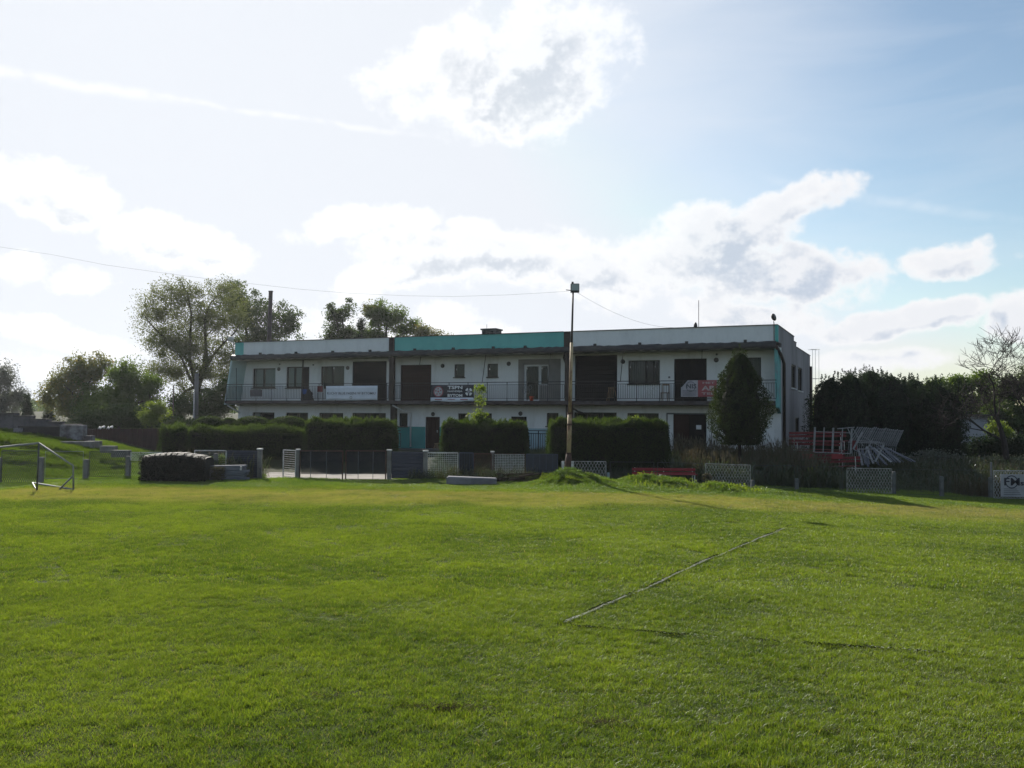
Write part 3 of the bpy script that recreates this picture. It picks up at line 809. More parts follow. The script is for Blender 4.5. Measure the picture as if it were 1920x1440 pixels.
for p0, p1 in ((439, 728), (739, 1056), (1070, 1459)):
    box_part('coping', bitumen, (fs(p0, 0), -.05, ZP), (fs(p1, 0), .23, ZP + .035), ch=.008)
# eaves: ragged bitumen-felt strip with clips
ev = MB(); k = 150
vs = []
for i in range(k + 1):
    s = (LEN + .27) * i / k - .25; j = random.uniform(-.025, .03)
    zt = ZE1 + .015 + j; zb = ZE0 + random.uniform(-.02, .03)
    vs += [(s, -.002, zt + .01), (s, -.20 + j * .5, zt - .06), (s, -.24, zb + .10), (s, -.22, zb), (s, -.05, zb - .01)]
ev.add(vs, [(i * 5 + a, i * 5 + a + 1, (i + 1) * 5 + a + 1, (i + 1) * 5 + a) for i in range(k) for a in range(4)])
ev.build('eaves_felt', bitumen, club)
box_part('soffit', soffit, (-.2, -.04, ZE0 - .02), (LEN + .05, 1.198, ZE0 + .095))
for px in (488, 555, 624, 694, 778, 850, 925, 985, 1116, 1200, 1288, 1398):
    s = fs(px, 0); box_part('roof_clip', bitumen, (s - .07, -.16, ZE1 - .01), (s + .07, -.03, ZE1 + .13))
# balcony slab with worn edge
sb = MB(); vs = []; k = 120
sl0 = fs(421, 0)
for i in range(k + 1):
    s = sl0 + (LEN - .03 - sl0) * i / k; j = random.uniform(-.02, .02)
    vs += [(s, 1.199, ZS0), (s, .02, ZS0 + j * .4), (s, -.02 + j, ZS0 + .03), (s, -.02 + j * .5, ZS1 - .02), (s, .02, ZS1), (s, 1.199, ZS1)]
sb.add(vs, [(i * 6 + a, i * 6 + a + 1, (i + 1) * 6 + a + 1, (i + 1) * 6 + a) for i in range(k) for a in range(5)] + [(0, 5, 4, 3, 2, 1), tuple(k * 6 + q for q in range(6))])
sb.build('balcony_slab', slabm, club)
# end fins of the balcony
fn = MB(); a0 = fs(420, 0); a1 = fs(431, 0)
fn.add([(a0, 0, ZS0 - .05), (a0 + .14, 0, ZS0 - .05), (a1 + .14, 0, ZE0 - .03), (a1, 0, ZE0 - .03), (a0 + .2, 1.2, ZS0 - .05), (a0 + .34, 1.2, ZS0 - .05), (a1 + .34, 1.2, ZE0 - .03), (a1 + .2, 1.2, ZE0 - .03)],
       [(0, 1, 2, 3), (4, 7, 6, 5), (0, 4, 5, 1), (1, 5, 6, 2), (2, 6, 7, 3), (3, 7, 4, 0)])
fn.build('balcony_fin', mat('pale_teal_paint', (.42, .56, .56), .8, .15, 1.0, (.34, .46, .46)), club)
fn = MB(); fn.add([(LEN - .02, .0, ZS0 - .1), (LEN + .14, .0, ZS0 - .1), (LEN + .06, 0, ZE0 - .03), (LEN - .1, 0, ZE0 - .03), (SR - .16, 1.2, ZS0 - .4), (SR + .02, 1.2, ZS0 - .4), (SR + .02, 1.2, ZE0 - .03), (SR - .16, 1.2, ZE0 - .03)],
       [(0, 1, 2, 3), (4, 7, 6, 5), (0, 4, 5, 1), (1, 5, 6, 2), (2, 6, 7, 3), (3, 7, 4, 0)])
fn.build('balcony_fin', mat('worn_teal', (.12, .36, .36), .8, .2, 1.5, (.16, .22, .24)), club)
# fire-wall pillars, full height, and the pipes next to them
for px, w_ in ((733, .32), (1064, .34)):
    s = fs(px, 0)
    box_part('pillar', darkbrown, (s - w_ / 2, -.01, ZS1 + .003), (s + w_ / 2, .20, ZE0 - .03))
    box_part('pillar', darkbrown, (s - w_ / 2, .2, -.9), (s + w_ / 2, .5, ZS0 - .003))
    MB().tube([(s - .1, -.1, ZE0 + .1), (s - .35, .3, ZE0 - .25), (s - .5, 1.05, ZE0 - .6), (s - .5, 1.1, ZS1 + .3), (s - .2, .4, ZS1 + .05)], .055, 6).build('drainpipe', steel if px < 800 else framed, club, smooth=True)
    MB().tube([(s + .05, .1, ZS0 - .05), (s + .4, .6, ZS0 - .35), (s + .75, 1.1, ZS0 - .5), (s + .75, 1.12, .1)], .05, 6).build('drainpipe', framew if px < 800 else framed, club, smooth=True)
MB().tube([(LEN + .02, -.15, ZE0 + .05), (SR + .10, .6, ZE0 - .35), (SR + .16, 1.3, ZE0 - .75), (SR + .16, 1.3, -.5)], .085, 8).build('drainpipe', darkbrown, club, smooth=True)
MB().tube([(SR + .08, DEP - .3, ZE0 - .1), (SR + .08, DEP - .3, -.3)], .08, 8).build('drainpipe', darkbrown, club, smooth=True)
MB().tube([(fs(425, 0), .1, ZS0 - .12), (fs(447, .9), 1.1, ZS0 - .62)], .05, 5).build('strut', framew, club)
# bulkhead lamps
for px, py in ((523, 692), (652, 690), (830, 686), (954, 682), (1168, 678), (1343, 675), (812, 776.5), (976, 775.5)):
    s, z = fac(px, py); r = .11
    q = MB().tube([(s, 1.197, z), (s, 1.14, z), (s, 1.09, z)], [r, r * .95, r * .55], 12).build('wall_lamp', lampm, club, smooth=True)
    MB().tube([(s, 1.198, z + .0), (s, 1.17, z)], [r * 1.18, r * 1.18], 12).build('lamp_rim', framed, q)
for px, py in ((525, 683), (588, 684), (1344, 664.5), (1255, 707.5)):
    s, z = fac(px, py); box_part('junction_box', greyb, (s - .05, 1.14, z - .05), (s + .05, 1.199, z + .05), ch=.01)
# slanting support rods from the eaves to the railing
for (x0, y0), (x1, y1) in (((568.5, 674), (565, 752)), ((789, 669), (786.5, 685)), ((911, 665), (904, 716)), ((1032.5, 662), (1027, 720)), ((1168.5, 659), (1163, 716)), ((1316.5, 655), (1316, 673)), ((443, 690), (443, 752))):
    a = fac(x0, y0, .1); b = fac(x1, y1, .0 if y1 > 700 else .6)
    rr = .055 if x0 == 568.5 else .02
    MB().tube([(a[0], .1, a[1]), (b[0], .02 if y1 > 700 else .6, b[1])], rr, 5).build('support_rod', iron if rr < .05 else darkbrown, club)
# balcony railing, three lengths
zr = ZS1 + 1.07
for p0, p1 in ((424, 728), (739, 1058), (1070, 1456)):
    a, b = fs(p0, 0), fs(p1, 0)
    r = MB()
    r.box((a, -.02, zr - .02), (b, .02, zr + .02)); r.box((a, -.012, zr - .16), (b, .012, zr - .135)); r.box((a, -.012, ZS1 + .12), (b, .012, ZS1 + .145))
    k = int((b - a) / .125)
    for i in range(k + 1):
        s = a + (b - a) * i / k
        if i % 10: r.box((s - .008, -.008, ZS1 + .147), (s + .008, .008, zr - .162))
    rl = r.build('railing', iron, club)
    for i in range(0, k + 1, 10):
        s = a + (b - a) * i / k + .02
        MB().box((s - .018, -.045, ZS1 - .12), (s + .018, -.021, zr + .0)).build('railing_post', iron, rl)
# ornament rings in the railing of the right part and middle part
for (cx, cy, cols) in ((1221, 733, 3), (987, 731, 3)):
    r = MB()
    s, z = fac(cx, cy, 0)
    for rr in range(2):
        for cc in range(cols - rr):
            c0 = (s + (cc - (cols - 1) / 2 + rr * .5) * .25, z + .13 - rr * .24)
            r.tube([(c0[0] + .11 * math.cos(q * math.pi / 5), -.055, c0[1] + .11 * math.sin(q * math.pi / 5)) for q in range(11)], .012, 4)
    r.build('ring_ornament', whitep if cx > 1100 else greyb, club)
# ground-floor terrace rails and steps
tz = .0
for p0, p1 in ((737, 752), (988, 1031)):
    a, b = fs(p0, -1.5), fs(p1, -1.5); r = MB()
    z_top = fac((p0 + p1) / 2, 807.5, -1.5)[1]
    for zz in (z_top, z_top - .16, .22): r.box((a, -1.52, zz - .02), (b, -1.48, zz + .02))
    k = max(3, int((b - a) / .13))
    for i in range(k + 1):
        s = a + (b - a) * i / k; r.box((s - .012, -1.512, .242), (s + .012, -1.488, z_top - .182))
        if i % 5 == 0: r.box((s - .022, -1.478, -.2), (s + .022, -1.44, z_top))
    r.build('terrace_railing', iron, club)
box_part('terrace', concrd, (SL, -1.2, -.9), (fs(1240), 1.168, .015), ch=.02)
box_part('notice', framew, (fac(1305, 800)[0], 1.245, fac(1305, 805)[1]), (fac(1314.5, 800)[0], 1.262, fac(1305, 797)[1]))
s, z = fac(1431, 838); MB().tube([(s, 1.165, z), (s, 1.12, z)], .09, 10).build('wall_vent', framed, club)

# ------------------------------------------------------------------ text helper
def text_mb(txt, s0, s1, z0, z1, nn, bold=0.0, mb=None, ext=.004):
    cu = bpy.data.curves.new('lettering', 'FONT'); cu.body = txt; cu.size = 1; cu.offset = bold; cu.extrude = 0; cu.resolution_u = 3
    o = bpy.data.objects.new('lettering', cu); COL.objects.link(o)
    bpy.context.view_layer.update()
    dg = bpy.context.evaluated_depsgraph_get()
    me = bpy.data.meshes.new_from_object(o.evaluated_get(dg))
    bpy.data.objects.remove(o); 
    co = np.array([v.co for v in me.vertices]); lo = co.min(0); hi = co.max(0)
    k = (co - lo) / np.maximum(hi - lo, 1e-6)
    vs = [(s0 + (s1 - s0) * a[0], nn, z0 + (z1 - z0) * a[1]) for a in k]
    mb = mb or MB()
    mb.add(vs, [tuple(p.vertices) for p in me.polygons])
    return mb
def cloth(s0, s1, z0, z1, nn, amp=.02, kx=24, kz=6, sag=.02, cut=None, ph=0):
    vs = []
    for j in range(kz + 1):
        for i in range(kx + 1):
            a = i / kx; b = j / kz
            z = z0 + (z1 - z0) * b
            z += sag * (1 - b) * math.sin(a * 9 + ph) * .9
            vs.append((s0 + (s1 - s0) * a, nn + amp * math.sin(a * 17 + b * 2 + ph) * (1.15 - b) + amp * .5 * math.sin(a * 41 + b * 5) * (1.1 - b), z))
    fs_ = [(j * (kx + 1) + i, j * (kx + 1) + i + 1, (j + 1) * (kx + 1) + i + 1, (j + 1) * (kx + 1) + i) for j in range(kz) for i in range(kx)]
    return MB().add(vs, fs_)
def solid(o, th=.01):
    m = o.modifiers.new('thickness', 'SOLIDIFY'); m.thickness = th; return o
def disc(mb, s, z, r, nn, k=16, r0=0.0, a0=0, a1=6.2832):
    ang = [a0 + (a1 - a0) * i / k for i in range(k + 1)]
    if r0 == 0:
        vs = [(s + r * math.cos(q), nn, z + r * math.sin(q)) for q in ang[:-1]]; mb.add(vs, [tuple(range(k))])
    else:
        vs = [(s + rr * math.cos(q), nn, z + rr * math.sin(q)) for q in ang for rr in (r0, r)]
        mb.add(vs, [(2 * i, 2 * i + 1, 2 * i + 3, 2 * i + 2) for i in range(k)])
    return mb
# white banner
a0, b1 = fac(611, 750, -.07); a1, b0 = fac(708, 723.5, -.07)
z1_ = fac(660, 723.5, -.07)[1]; z0_ = fac(660, 750.5, -.07)[1]
bn = empty('banner', mw=BM, label='long white banner with thin dark lettering on the balcony railing', cat='banner')
solid(cloth(a0, a1, z0_, z1_, -.075, .012, 40, 6, .02).build('sheet', bannerw, bn, smooth=True))
text_mb('RUCHY BLUE FASENI W BYTOMIU', a0 + .12, a1 - .12, z0_ + .36, z0_ + .51, -.110, .004).build('lettering', letterd, bn)
disc(MB(), (a0 + a1) / 2, z0_ + .16, .09, -.110, 16, .065).build('emblem', letterd, bn)
# dark football-school banner
a0 = fs(808, -.07); a1 = fs(888, -.07); z1_ = fac(848, 721.5, -.07)[1]; z0_ = fac(848, 753, -.07)[1]
bn = empty('banner', mw=BM, label='dark banner reading TSPN NADZIEJA BYTOM with footballs on the balcony railing', cat='banner')
hh = z1_ - z0_; zs = z0_ + hh * .24; ww = a1 - a0
solid(cloth(a0, a1, zs, z1_, -.075, .008, 30, 5, .0).build('sheet', bannerd, bn, smooth=True))
solid(cloth(a0 - .03, a1, z0_, zs, -.080, .02, 30, 3, .03).build('lower_strip', bannerw, bn, smooth=True))
mb = MB(); 
for i in range(3): mb.box((a0 + ww * (.1 + .3 * i), -.115, z0_ + hh * (.10 + .02 * (i % 2))), (a0 + ww * (.27 + .3 * i), -.108, z0_ + hh * .15))
mb.build('red_print', pinkv, bn)
tx0 = a0 + ww * .40; tx1 = a0 + ww * .745
mb = text_mb('TSPN', tx0, tx1, zs + hh * .50, zs + hh * .70, -.105, .03)
text_mb('NADZIEJA', tx0, tx1, zs + hh * .30, zs + hh * .42, -.105, .02, mb)
text_mb('BYTOM', tx0, tx1, zs + hh * .04, zs + hh * .21, -.105, .03, mb)
mb.build('lettering', letterw, bn)
cxb, czb = a0 + ww * .18, zs + hh * .36
disc(MB(), cxb, czb, hh * .34, -.098, 20).build('glow', pinkv, bn)
disc(MB(), cxb, czb, hh * .27, -.102, 20).build('football', mat('ball_print', (.42, .46, .48), .6, .1, 3), bn)
mb = MB()
for q in range(5): disc(mb, cxb + hh * .17 * math.cos(q * 1.257 + .4), czb + hh * .17 * math.sin(q * 1.257 + .4), hh * .055, -.106, 5)
disc(mb, cxb, czb, hh * .07, -.106, 5); mb.build('football_patches', pinkv, bn)
cxb, czb = a0 + ww * .89, zs + hh * .34
mb = MB()
for q in range(4): disc(mb, cxb, czb, hh * .24, -.102, 6, hh * .11, q * 1.571 + .25, q * 1.571 + 1.25)
mb.build('emblem', letterw, bn)
disc(MB(), cxb, czb, hh * .09, -.104, 10).build('emblem_centre', mat('emblem_grey', (.3, .3, .33), .6), bn)
# right-hand banner: pale sheet with folded corner plus red sheet
bn = empty('banner', mw=BM, label='pale and red banner with folded corner lettered NIS beside the conical tree', cat='banner')
a0 = fs(1277, -.07); a1 = fs(1308.5, -.07); a2 = fs(1344, -.07); z1_ = fac(1300, 713, -.07)[1]; z0_ = fac(1300, 744, -.07)[1]; h_ = z1_ - z0_
MB().prism([(a0, z0_), (a1, z0_), (a1, z1_), (a0 + (a1 - a0) * .4, z1_), (a0 + .07, z0_ + h_ * .62), (a0, z0_ + h_ * .58)], -.085, -.075).build('sheet', mat('grey_vinyl', (.40, .38, .42), .6, .15, 2), bn)
MB().box((a1 + .003, -.085, z0_), (a2, -.075, z1_)).build('sheet', bannerr, bn)
mb = disc(MB(), a0 + (a1 - a0) * .58, z0_ + h_ * .62, h_ * .30, -.089, 18, h_ * .27)
text_mb('NIS', a0 + (a1 - a0) * .32, a0 + (a1 - a0) * .92, z0_ + h_ * .50, z0_ + h_ * .78, -.090, .03, mb)
for i in range(5): mb.box((a0 + .08, -.092, z0_ + h_ * (.06 + .075 * i)), (a1 - .08, -.090, z0_ + h_ * (.085 + .075 * i)))
mb.build('lettering', letterd, bn)
mb = text_mb('HET', a1 + .25, a2 - .1, z0_ + h_ * .78, z0_ + h_ * .9, -.090, .02)
text_mb('AB', a1 + .2, a2 - .1, z0_ + h_ * .38, z0_ + h_ * .66, -.090, .03, mb); text_mb('TEL', a1 + .2, a2 - .1, z0_ + h_ * .12, z0_ + h_ * .26, -.090, .02, mb)
mb.build('lettering', mat('faded_lettering', (.5, .42, .42), .6), bn)

# ------------------------------------------------------------------ things on the balcony
def blk(name, m, a, b, parent=None, mw=BM, ch=0.0):
    mb = MB(); mb.cbox(a, b, ch) if ch else mb.box(a, b)
    return mb.build(name, m, parent, mw if parent is None else None)
# wooden slatted stool
def stool(px, nn, w_, h_, m, label, cat='stool', base=ZS1):
    s = fs(px, nn); r = empty('wooden_stool', mw=BM @ Matrix.Translation((s, nn, base + .003)), label=label, cat=cat)
    MB().cbox((-w_ * .7, -.18, h_ - .04), (w_ * .7, .18, h_), .01).build('seat', m, r)
    for sx_ in (-1, 1):
        for sy_ in (-1, 1):
            MB().tube([(sx_ * w_ * .95, sy_ * .2, 0), (sx_ * w_ * .5, sy_ * .12, h_ - .041)], .022, 5).build('leg', m, r)
    for i in range(4):
        MB().box((-w_ * .55 + i * w_ * .33, -.17, h_ * .25), (-w_ * .45 + i * w_ * .33, -.15, h_ - .045)).build('slat', m, r)
    MB().box((-w_ * .8, -.2, h_ * .22), (w_ * .8, -.18, h_ * .26)).build('stretcher', m, r)
    return r
stool(1147, .4, .24, .74, wooden, 'pale slatted wooden stool on the balcony before the right shutter')
stool(821, .75, .17, .36, wooden, 'small plain wooden stool by the brown ground-floor door', base=.02)
s = fs(1247, .5); r = empty('chair', mw=BM @ Matrix.Translation((s, .5, ZS1 + .003)), label='worn wooden chair with low back on the balcony under the window', cat='chair')
blk('seat', wooden, (-.2, -.2, .42), (.2, .2, .46), r, ch=.01); blk('backrest', wooden, (-.2, .17, .84), (.2, .2, .93), r, ch=.01)
for a in (-.19, .16):
    blk('leg', wooden, (a, -.2, 0), (a + .035, -.165, .418), r); blk('leg', wooden, (a, .165, 0), (a + .035, .2, .838), r)
# washing and bits left of the white banner
s = fs(577, .35); r = empty('laundry_heap', mw=BM @ Matrix.Translation((s, .35, ZS1 + .003)), label='dark heap with a blue cloth on top on the balcony behind the railing', cat='heap')
hp = MB(); k = 9
for j in range(k):
    for i in range(2 * k):
        th = i / (2 * k) * 6.283; ph = j / (k - 1) * 1.571; rr = 1 + .22 * math.sin(3 * th + 2 * j) + .1 * math.sin(7 * th)
        hp.v.append((.36 * rr * math.cos(th) * math.cos(ph), .28 * rr * math.sin(th) * math.cos(ph), .72 * math.sin(ph) * (1 + .06 * math.sin(5 * th))))
for j in range(k - 1):
    for i in range(2 * k): i2 = (i + 1) % (2 * k); hp.f.append((j * 2 * k + i, j * 2 * k + i2, (j + 1) * 2 * k + i2, (j + 1) * 2 * k + i))
hp.build('bundle', mat('dark_cloth', (.03, .035, .04), .9, .2, 6), r, smooth=True)
cl = cloth(-.24, .16, .42, .72, -.36, .04, 10, 5, .04); o_ = cl.build('blue_cloth', bluecl, r, smooth=True); solid(o_, .02)
s = fs(600, .3); r = empty('notice_stand', mw=BM @ Matrix.Translation((s, .3, ZS1 + .003)), label='small red board on a thin stand left of the white banner', cat='stand')
blk('board', redp, (-.2, -.01, .55), (.2, .01, .92), r); blk('board_frame', framew, (-.24, .011, .50), (.24, .02, .96), r)
for a in (-.22, .19): blk('leg', greyb, (a, .0, 0), (a + .03, .03, .499), r)
a0, z0_ = fac(469, 743.5, -.06); a1, z1_ = fac(492, 731, -.06)
tag(blk('grey_board', mat('grey_board', (.11, .10, .115), .8, .2, 3), (a0, -.08, z0_), (a1, -.05, z1_), ch=.008), 'small grey board hung on the left end of the balcony railing', 'board')
s, z = fac(995, 748, -.02); r = empty('flower_pot', mw=BM @ Matrix.Translation((s, .1, ZS1 + .003)), label='orange flower pot at the foot of the middle railing', cat='pot')
MB().tube([(0, 0, 0), (0, 0, .22)], [.10, .14], 12).build('pot', orange, r, smooth=True); MB().tube([(0, 0, .221), (0, 0, .26)], [.155, .155], 12).build('rim', orange, r, smooth=True)

# ------------------------------------------------------------------ roof furniture
s0 = fs(902, 4); s1 = fs(928, 4)
r = empty('chimney_stack', mw=BM @ Matrix.Translation((s0, 4, ZE0 + .3)), label='square brick chimney stack with flat cap on the middle roof', cat='chimney')
hz_ = fac(914, 618.5, 4)[1] - ZE0 - .3
blk('shaft', chimm, (0, 0, 0), (s1 - s0, .9, hz_), r, ch=.01); blk('cap', concrd, (-.07, -.07, hz_), (s1 - s0 + .07, .97, hz_ + .09), r, ch=.01)
for i in range(3): blk('flue_opening', inside, (.12 + i * .27, -.012, hz_ - .28), (.27 + i * .27, -.002, hz_ - .08), r)
blk('rod', iron, (.15, .4, hz_ + .09), (.17, .42, hz_ + .40), r)
# tall dark steel chimney behind the left wing
pt = at(504, 642, 66); z_t = at(505.5, 546, 66).z
r = empty('steel_chimney', (pt.x, 66, gz(pt.x, 66)), 'tall dark steel chimney pipe rising behind the left wing', 'chimney')
MB().tube([(0, 0, 0), (.0, 0, (z_t - r.location.z) * .55), (.08, 0, z_t - r.location.z)], [.20, .18, .155], 12).build('flue', rusts, r, smooth=True)
MB().tube([(.083, 0, z_t - r.location.z - .04), (.083, 0, z_t - r.location.z + .02)], [.18, .18], 12).build('rim', rusts, r)
def mast(px, ptop, pbot, nn, rad_, name, label, m=iron):
    s, z = fac(px, pbot, nn); zt = fac(px, ptop, nn)[1]
    o = MB().tube([(0, 0, 0), (0, 0, zt - ZE0 - .3)], rad_, 5).build(name, m, None, BM @ Matrix.Translation((s, nn, ZE0 + .3)))
    return tag(o, label, 'mast')
mast(1310, 563, 613, 4, .018, 'aerial_mast', 'thin upright aerial mast on the right part of the roof')
def rooftop(px, nn): return BM @ Matrix.Translation((fs(px, nn), nn, ZE0 + .3))
def dome(mb, r, h, k=10, j=4, z0=0):
    o = len(mb.v)
    for a in range(j + 1):
        ph = a / j * 1.5708
        for i in range(k): mb.v.append((r * math.cos(ph) * math.cos(i * 6.283 / k), r * math.cos(ph) * math.sin(i * 6.283 / k), z0 + h * math.sin(ph)))
    for a in range(j):
        for i in range(k): mb.f.append((o + a * k + i, o + a * k + (i + 1) % k, o + (a + 1) * k + (i + 1) % k, o + (a + 1) * k + i))
    return mb
r = empty('roof_vent', mw=rooftop(1304, 3), label='bullet-shaped dark roof vent beside the thin mast', cat='vent')
zt = fac(1304, 605, 3)[1] - ZE0 - .3
MB().tube([(0, 0, 0), (0, 0, zt - .25)], .06, 8).build('stem', iron, r); dome(MB(), .11, .28, z0=zt - .25).build('cowl', iron, r, smooth=True)
for px, lb in ((640, 'low flat skylight on the left roof'), (1282, 'low flat skylight on the right roof left of the vent')):
    r = empty('skylight', mw=rooftop(px, 3), label=lb, cat='skylight')
    zt = (ZP + .12) - ZE0 - .3
    blk('upstand', greyb, (-.5, -.4, 0), (.5, .4, zt - .08), r); o_ = dome(MB(), .55, .10, z0=zt - .078).build('dome', framed, r, smooth=True)
# corner floodlights
def corner_lamp(s, tilt, m, label, zl):
    r = empty('corner_floodlight', mw=BM @ Matrix.Translation((s, -.06, ZP - .8)), label=label, cat='lamp')
    MB().tube([(0, 0, 0), (tilt * .0, -.04, .8 + zl * .6), (tilt, -.05, .8 + zl)], .022, 6).build('bracket', iron, r)
    ax = Vector((.05, -.02, .012)) if tilt > -.1 else Vector((-.13, -.12, .05)); c0 = Vector((tilt, -.06, .8 + zl + .2))
    h = MB().tube([tuple(c0 - ax), tuple(c0), tuple(c0 + ax)], [.13, .19, .185], 14).build('head', m, r, smooth=True)
    return r
corner_lamp(fs(1452, 0), -.02, iron, 'dark round floodlight on bracket above the right roof corner', .18)
corner_lamp(fs(437, 0), -.18, mat('pale_lamp', (.55, .55, .52), .5), 'pale floodlight on bracket at the left roof corner', .05)
# caged ladder on the rear corner
a = at(1531, 655, 60); r = empty('access_ladder', (a.x, 60, gz(a.x, 60)), 'thin metal access ladder with hoops behind the right rear corner', 'ladder')
zt = a.z - r.location.z
for q in (-.28, -.08, .16): MB().tube([(q, 0, 0), (q, 0, zt)], .012, 4).build('rail', steel, r)
for i in range(5): MB().tube([(-.42, 0, zt - i * 2.0), (.22, 0, zt - i * 2.0), (.22, .5, zt - i * 2.0), (-.42, .5, zt - i * 2.0)], .012, 4).build('hoop', steel, r)

# ------------------------------------------------------------------ light pole and cables
px0, py0 = 1065, 893
b0 = at(px0, py0, 34.6); gz0 = gz(b0.x, 34.6); topp = at(1074.5, 546, 34.6)
pole = empty('light_pole', (b0.x, 34.6, gz0 - .05), 'tall stepped rusty and cream steel light pole beside the fence', 'lamp post')
H_ = topp.z - gz0; lx = topp.x - b0.x
def pp(z): return (lx * z / H_, 0, z)
zA = at(1065, 848, 34.6).z - gz0; zB = at(1067, 773, 34.6).z - gz0; zC = at(1070, 640, 34.6).z - gz0
MB().tube([pp(0), pp(zA - .3), pp(zA)], [.15, .135, .10], 12).build('foot', rust, pole, smooth=True)
MB().tube([pp(zA), pp(zB)], [.088, .085], 12).build('lower_shaft', polep, pole, smooth=True)
MB().tube([pp(zB), pp(zC)], [.070, .062], 12).build('middle_shaft', polep, pole, smooth=True)
MB().tube([pp(zC), pp(H_)], [.045, .036], 10).build('upper_shaft', poled, pole, smooth=True)
for z in (zA, (zA + zB) / 2 + .35, zB): MB().tube([pp(z - .03), pp(z + .04)], .105, 12).build('collar', rust, pole)
fl = MB().cbox((lx - .10, -.13, H_ + .0), (lx + .24, .10, H_ + .34), .015).build('floodlight', iron, pole)
MB().box((lx - .075, -.145, H_ + .06), (lx + .215, -.131, H_ + .31)).build('lens', lens, fl)
MB().box((lx - .06, -.04, H_ + .341), (lx + .02, .04, H_ + .42)).build('sensor', iron, fl)
MB().tube([(lx - .28, 0, H_ + .10), (lx - .10, 0, H_ + .08)], .018, 5).build('bracket', iron, pole)
for q, nm in ((1053, 'a'), (1071, 'b')):
    p = at(q, 862, 34.45); MB().cbox((p.x - b0.x, -.22, p.z - gz0 - .42), (p.x - b0.x + .10, -.16, p.z - gz0 + .0), .01).build('white_shield', whitep, pole)
pts_ = [(-160, 440), (0, 463), (95, 477), (200, 497), (300, 511), (400, 524), (480, 533), (560, 542), (650, 549.5), (760, 554.5), (850, 556), (950, 553), (1020, 549), (1066, 546)]
mb = MB().tube([tuple(at(a, b, 34.6)) for a, b in pts_], .004, 3)
tag(mb.build('overhead_cable', cable), 'sagging overhead cable running left from the light pole', 'cable')
e_ = bw(fs(1262, 0), 0, ZP + .04)
a_ = at(1083, 549, 34.6); q_ = []
for i in range(13):
    t_ = i / 12; p = a_.lerp(e_, t_); p.z -= .55 * 4 * t_ * (1 - t_) * .6; q_.append(tuple(p))
tag(MB().tube(q_, .005, 4).build('overhead_cable', cable), 'short thin cable from the light pole to the clubhouse roof', 'cable')

# ------------------------------------------------------------------ fence
def fence_pt(px, Y=FY): 
    x = at(px, 900, Y).x; return x
def post(parent, px, ptop, w_=.16, m=concr, Y=FY, cap=False, zbase=None):
    x = fence_pt(px, Y); zb = gz(x, Y); zt = at(px, ptop, Y).z
    o = MB().cbox((x - w_ / 2, Y - w_ / 2, zb - .3), (x + w_ / 2, Y + w_ / 2, zt), .015).build('post', m, parent)
    if cap: MB().cbox((x - w_ * .62, Y - w_ * .62, zt + .001), (x + w_ * .62, Y + w_ * .62, zt + .05), .012).build('cap', whitep, o)
    return o
def frame(mb, x0, x1, z0, z1, Y, t=.018, zr0=None, zr1=None):
    # zr0, zr1: heights at the right end (skewed frame)
    zr0 = z0 if zr0 is None else zr0; zr1 = z1 if zr1 is None else zr1
    mb.tube([(x0, Y, z0), (x0, Y, z1)], t, 4); mb.tube([(x1, Y, zr0), (x1, Y, zr1)], t, 4)
    mb.tube([(x0, Y, z1), (x1, Y, zr1)], t, 4); mb.tube([(x0, Y, z0), (x1, Y, zr0)], t, 4)
def strands(kind, x0, x1, z0, z1, Y, cell, t):
    mb = MB(); w_ = x1 - x0; h_ = z1 - z0
    def line(a, b):
        d = Vector((b[0] - a[0], 0, b[1] - a[1])); L = d.length
        if L < .02: return
        d /= L; nn = Vector((-d.z, 0, d.x)) * t
        A_ = Vector((a[0], Y, a[1])); B_ = Vector((b[0], Y, b[1])); yo = Vector((0, t, 0))
        mb.add([A_ + nn - yo, B_ + nn - yo, B_ - nn - yo, A_ - nn - yo, A_ + yo, B_ + yo], [(0, 1, 2, 3), (0, 4, 5, 1), (3, 2, 5, 4)])
    if kind == 'diamond':
        sl = 1.9
        for sgn in (1, -1):
            c0 = -h_ / sl if sgn > 0 else 0
            c = c0 - (0 if sgn > 0 else 0)
            x = x0 - h_ / sl if sgn > 0 else x0
            xe = x1 if sgn > 0 else x1 + h_ / sl
            while x < xe:
                # param: from bottom (x,z0) going up with slope
                pa = (x, z0); pb = (x + sgn * h_ / sl, z1)
                lo, hi = 0.0, 1.0
                dx = pb[0] - pa[0]
                for lim, side in ((x0, 1), (x1, -1)):
                    tt = (lim - pa[0]) / dx
                    if dx * side > 0: lo = max(lo, tt)
                    else: hi = min(hi, tt)
                if lo < hi: line((pa[0] + dx * lo, z0 + h_ * lo), (pa[0] + dx * hi, z0 + h_ * hi))
                x += cell
    elif kind == 'grid':
        x = x0 + cell
        while x < x1: line((x, z0), (x, z1)); x += cell
        z = z0 + cell
        while z < z1: line((x0, z), (x1, z)); z += cell
    elif kind == 'bars':
        z = z0 + cell
        while z < z1: line((x0, z), (x1, z)); z += cell
    elif kind == 'upright':
        x = x0 + cell
        while x < x1: line((x, z0), (x, z1)); x += cell
    return mb
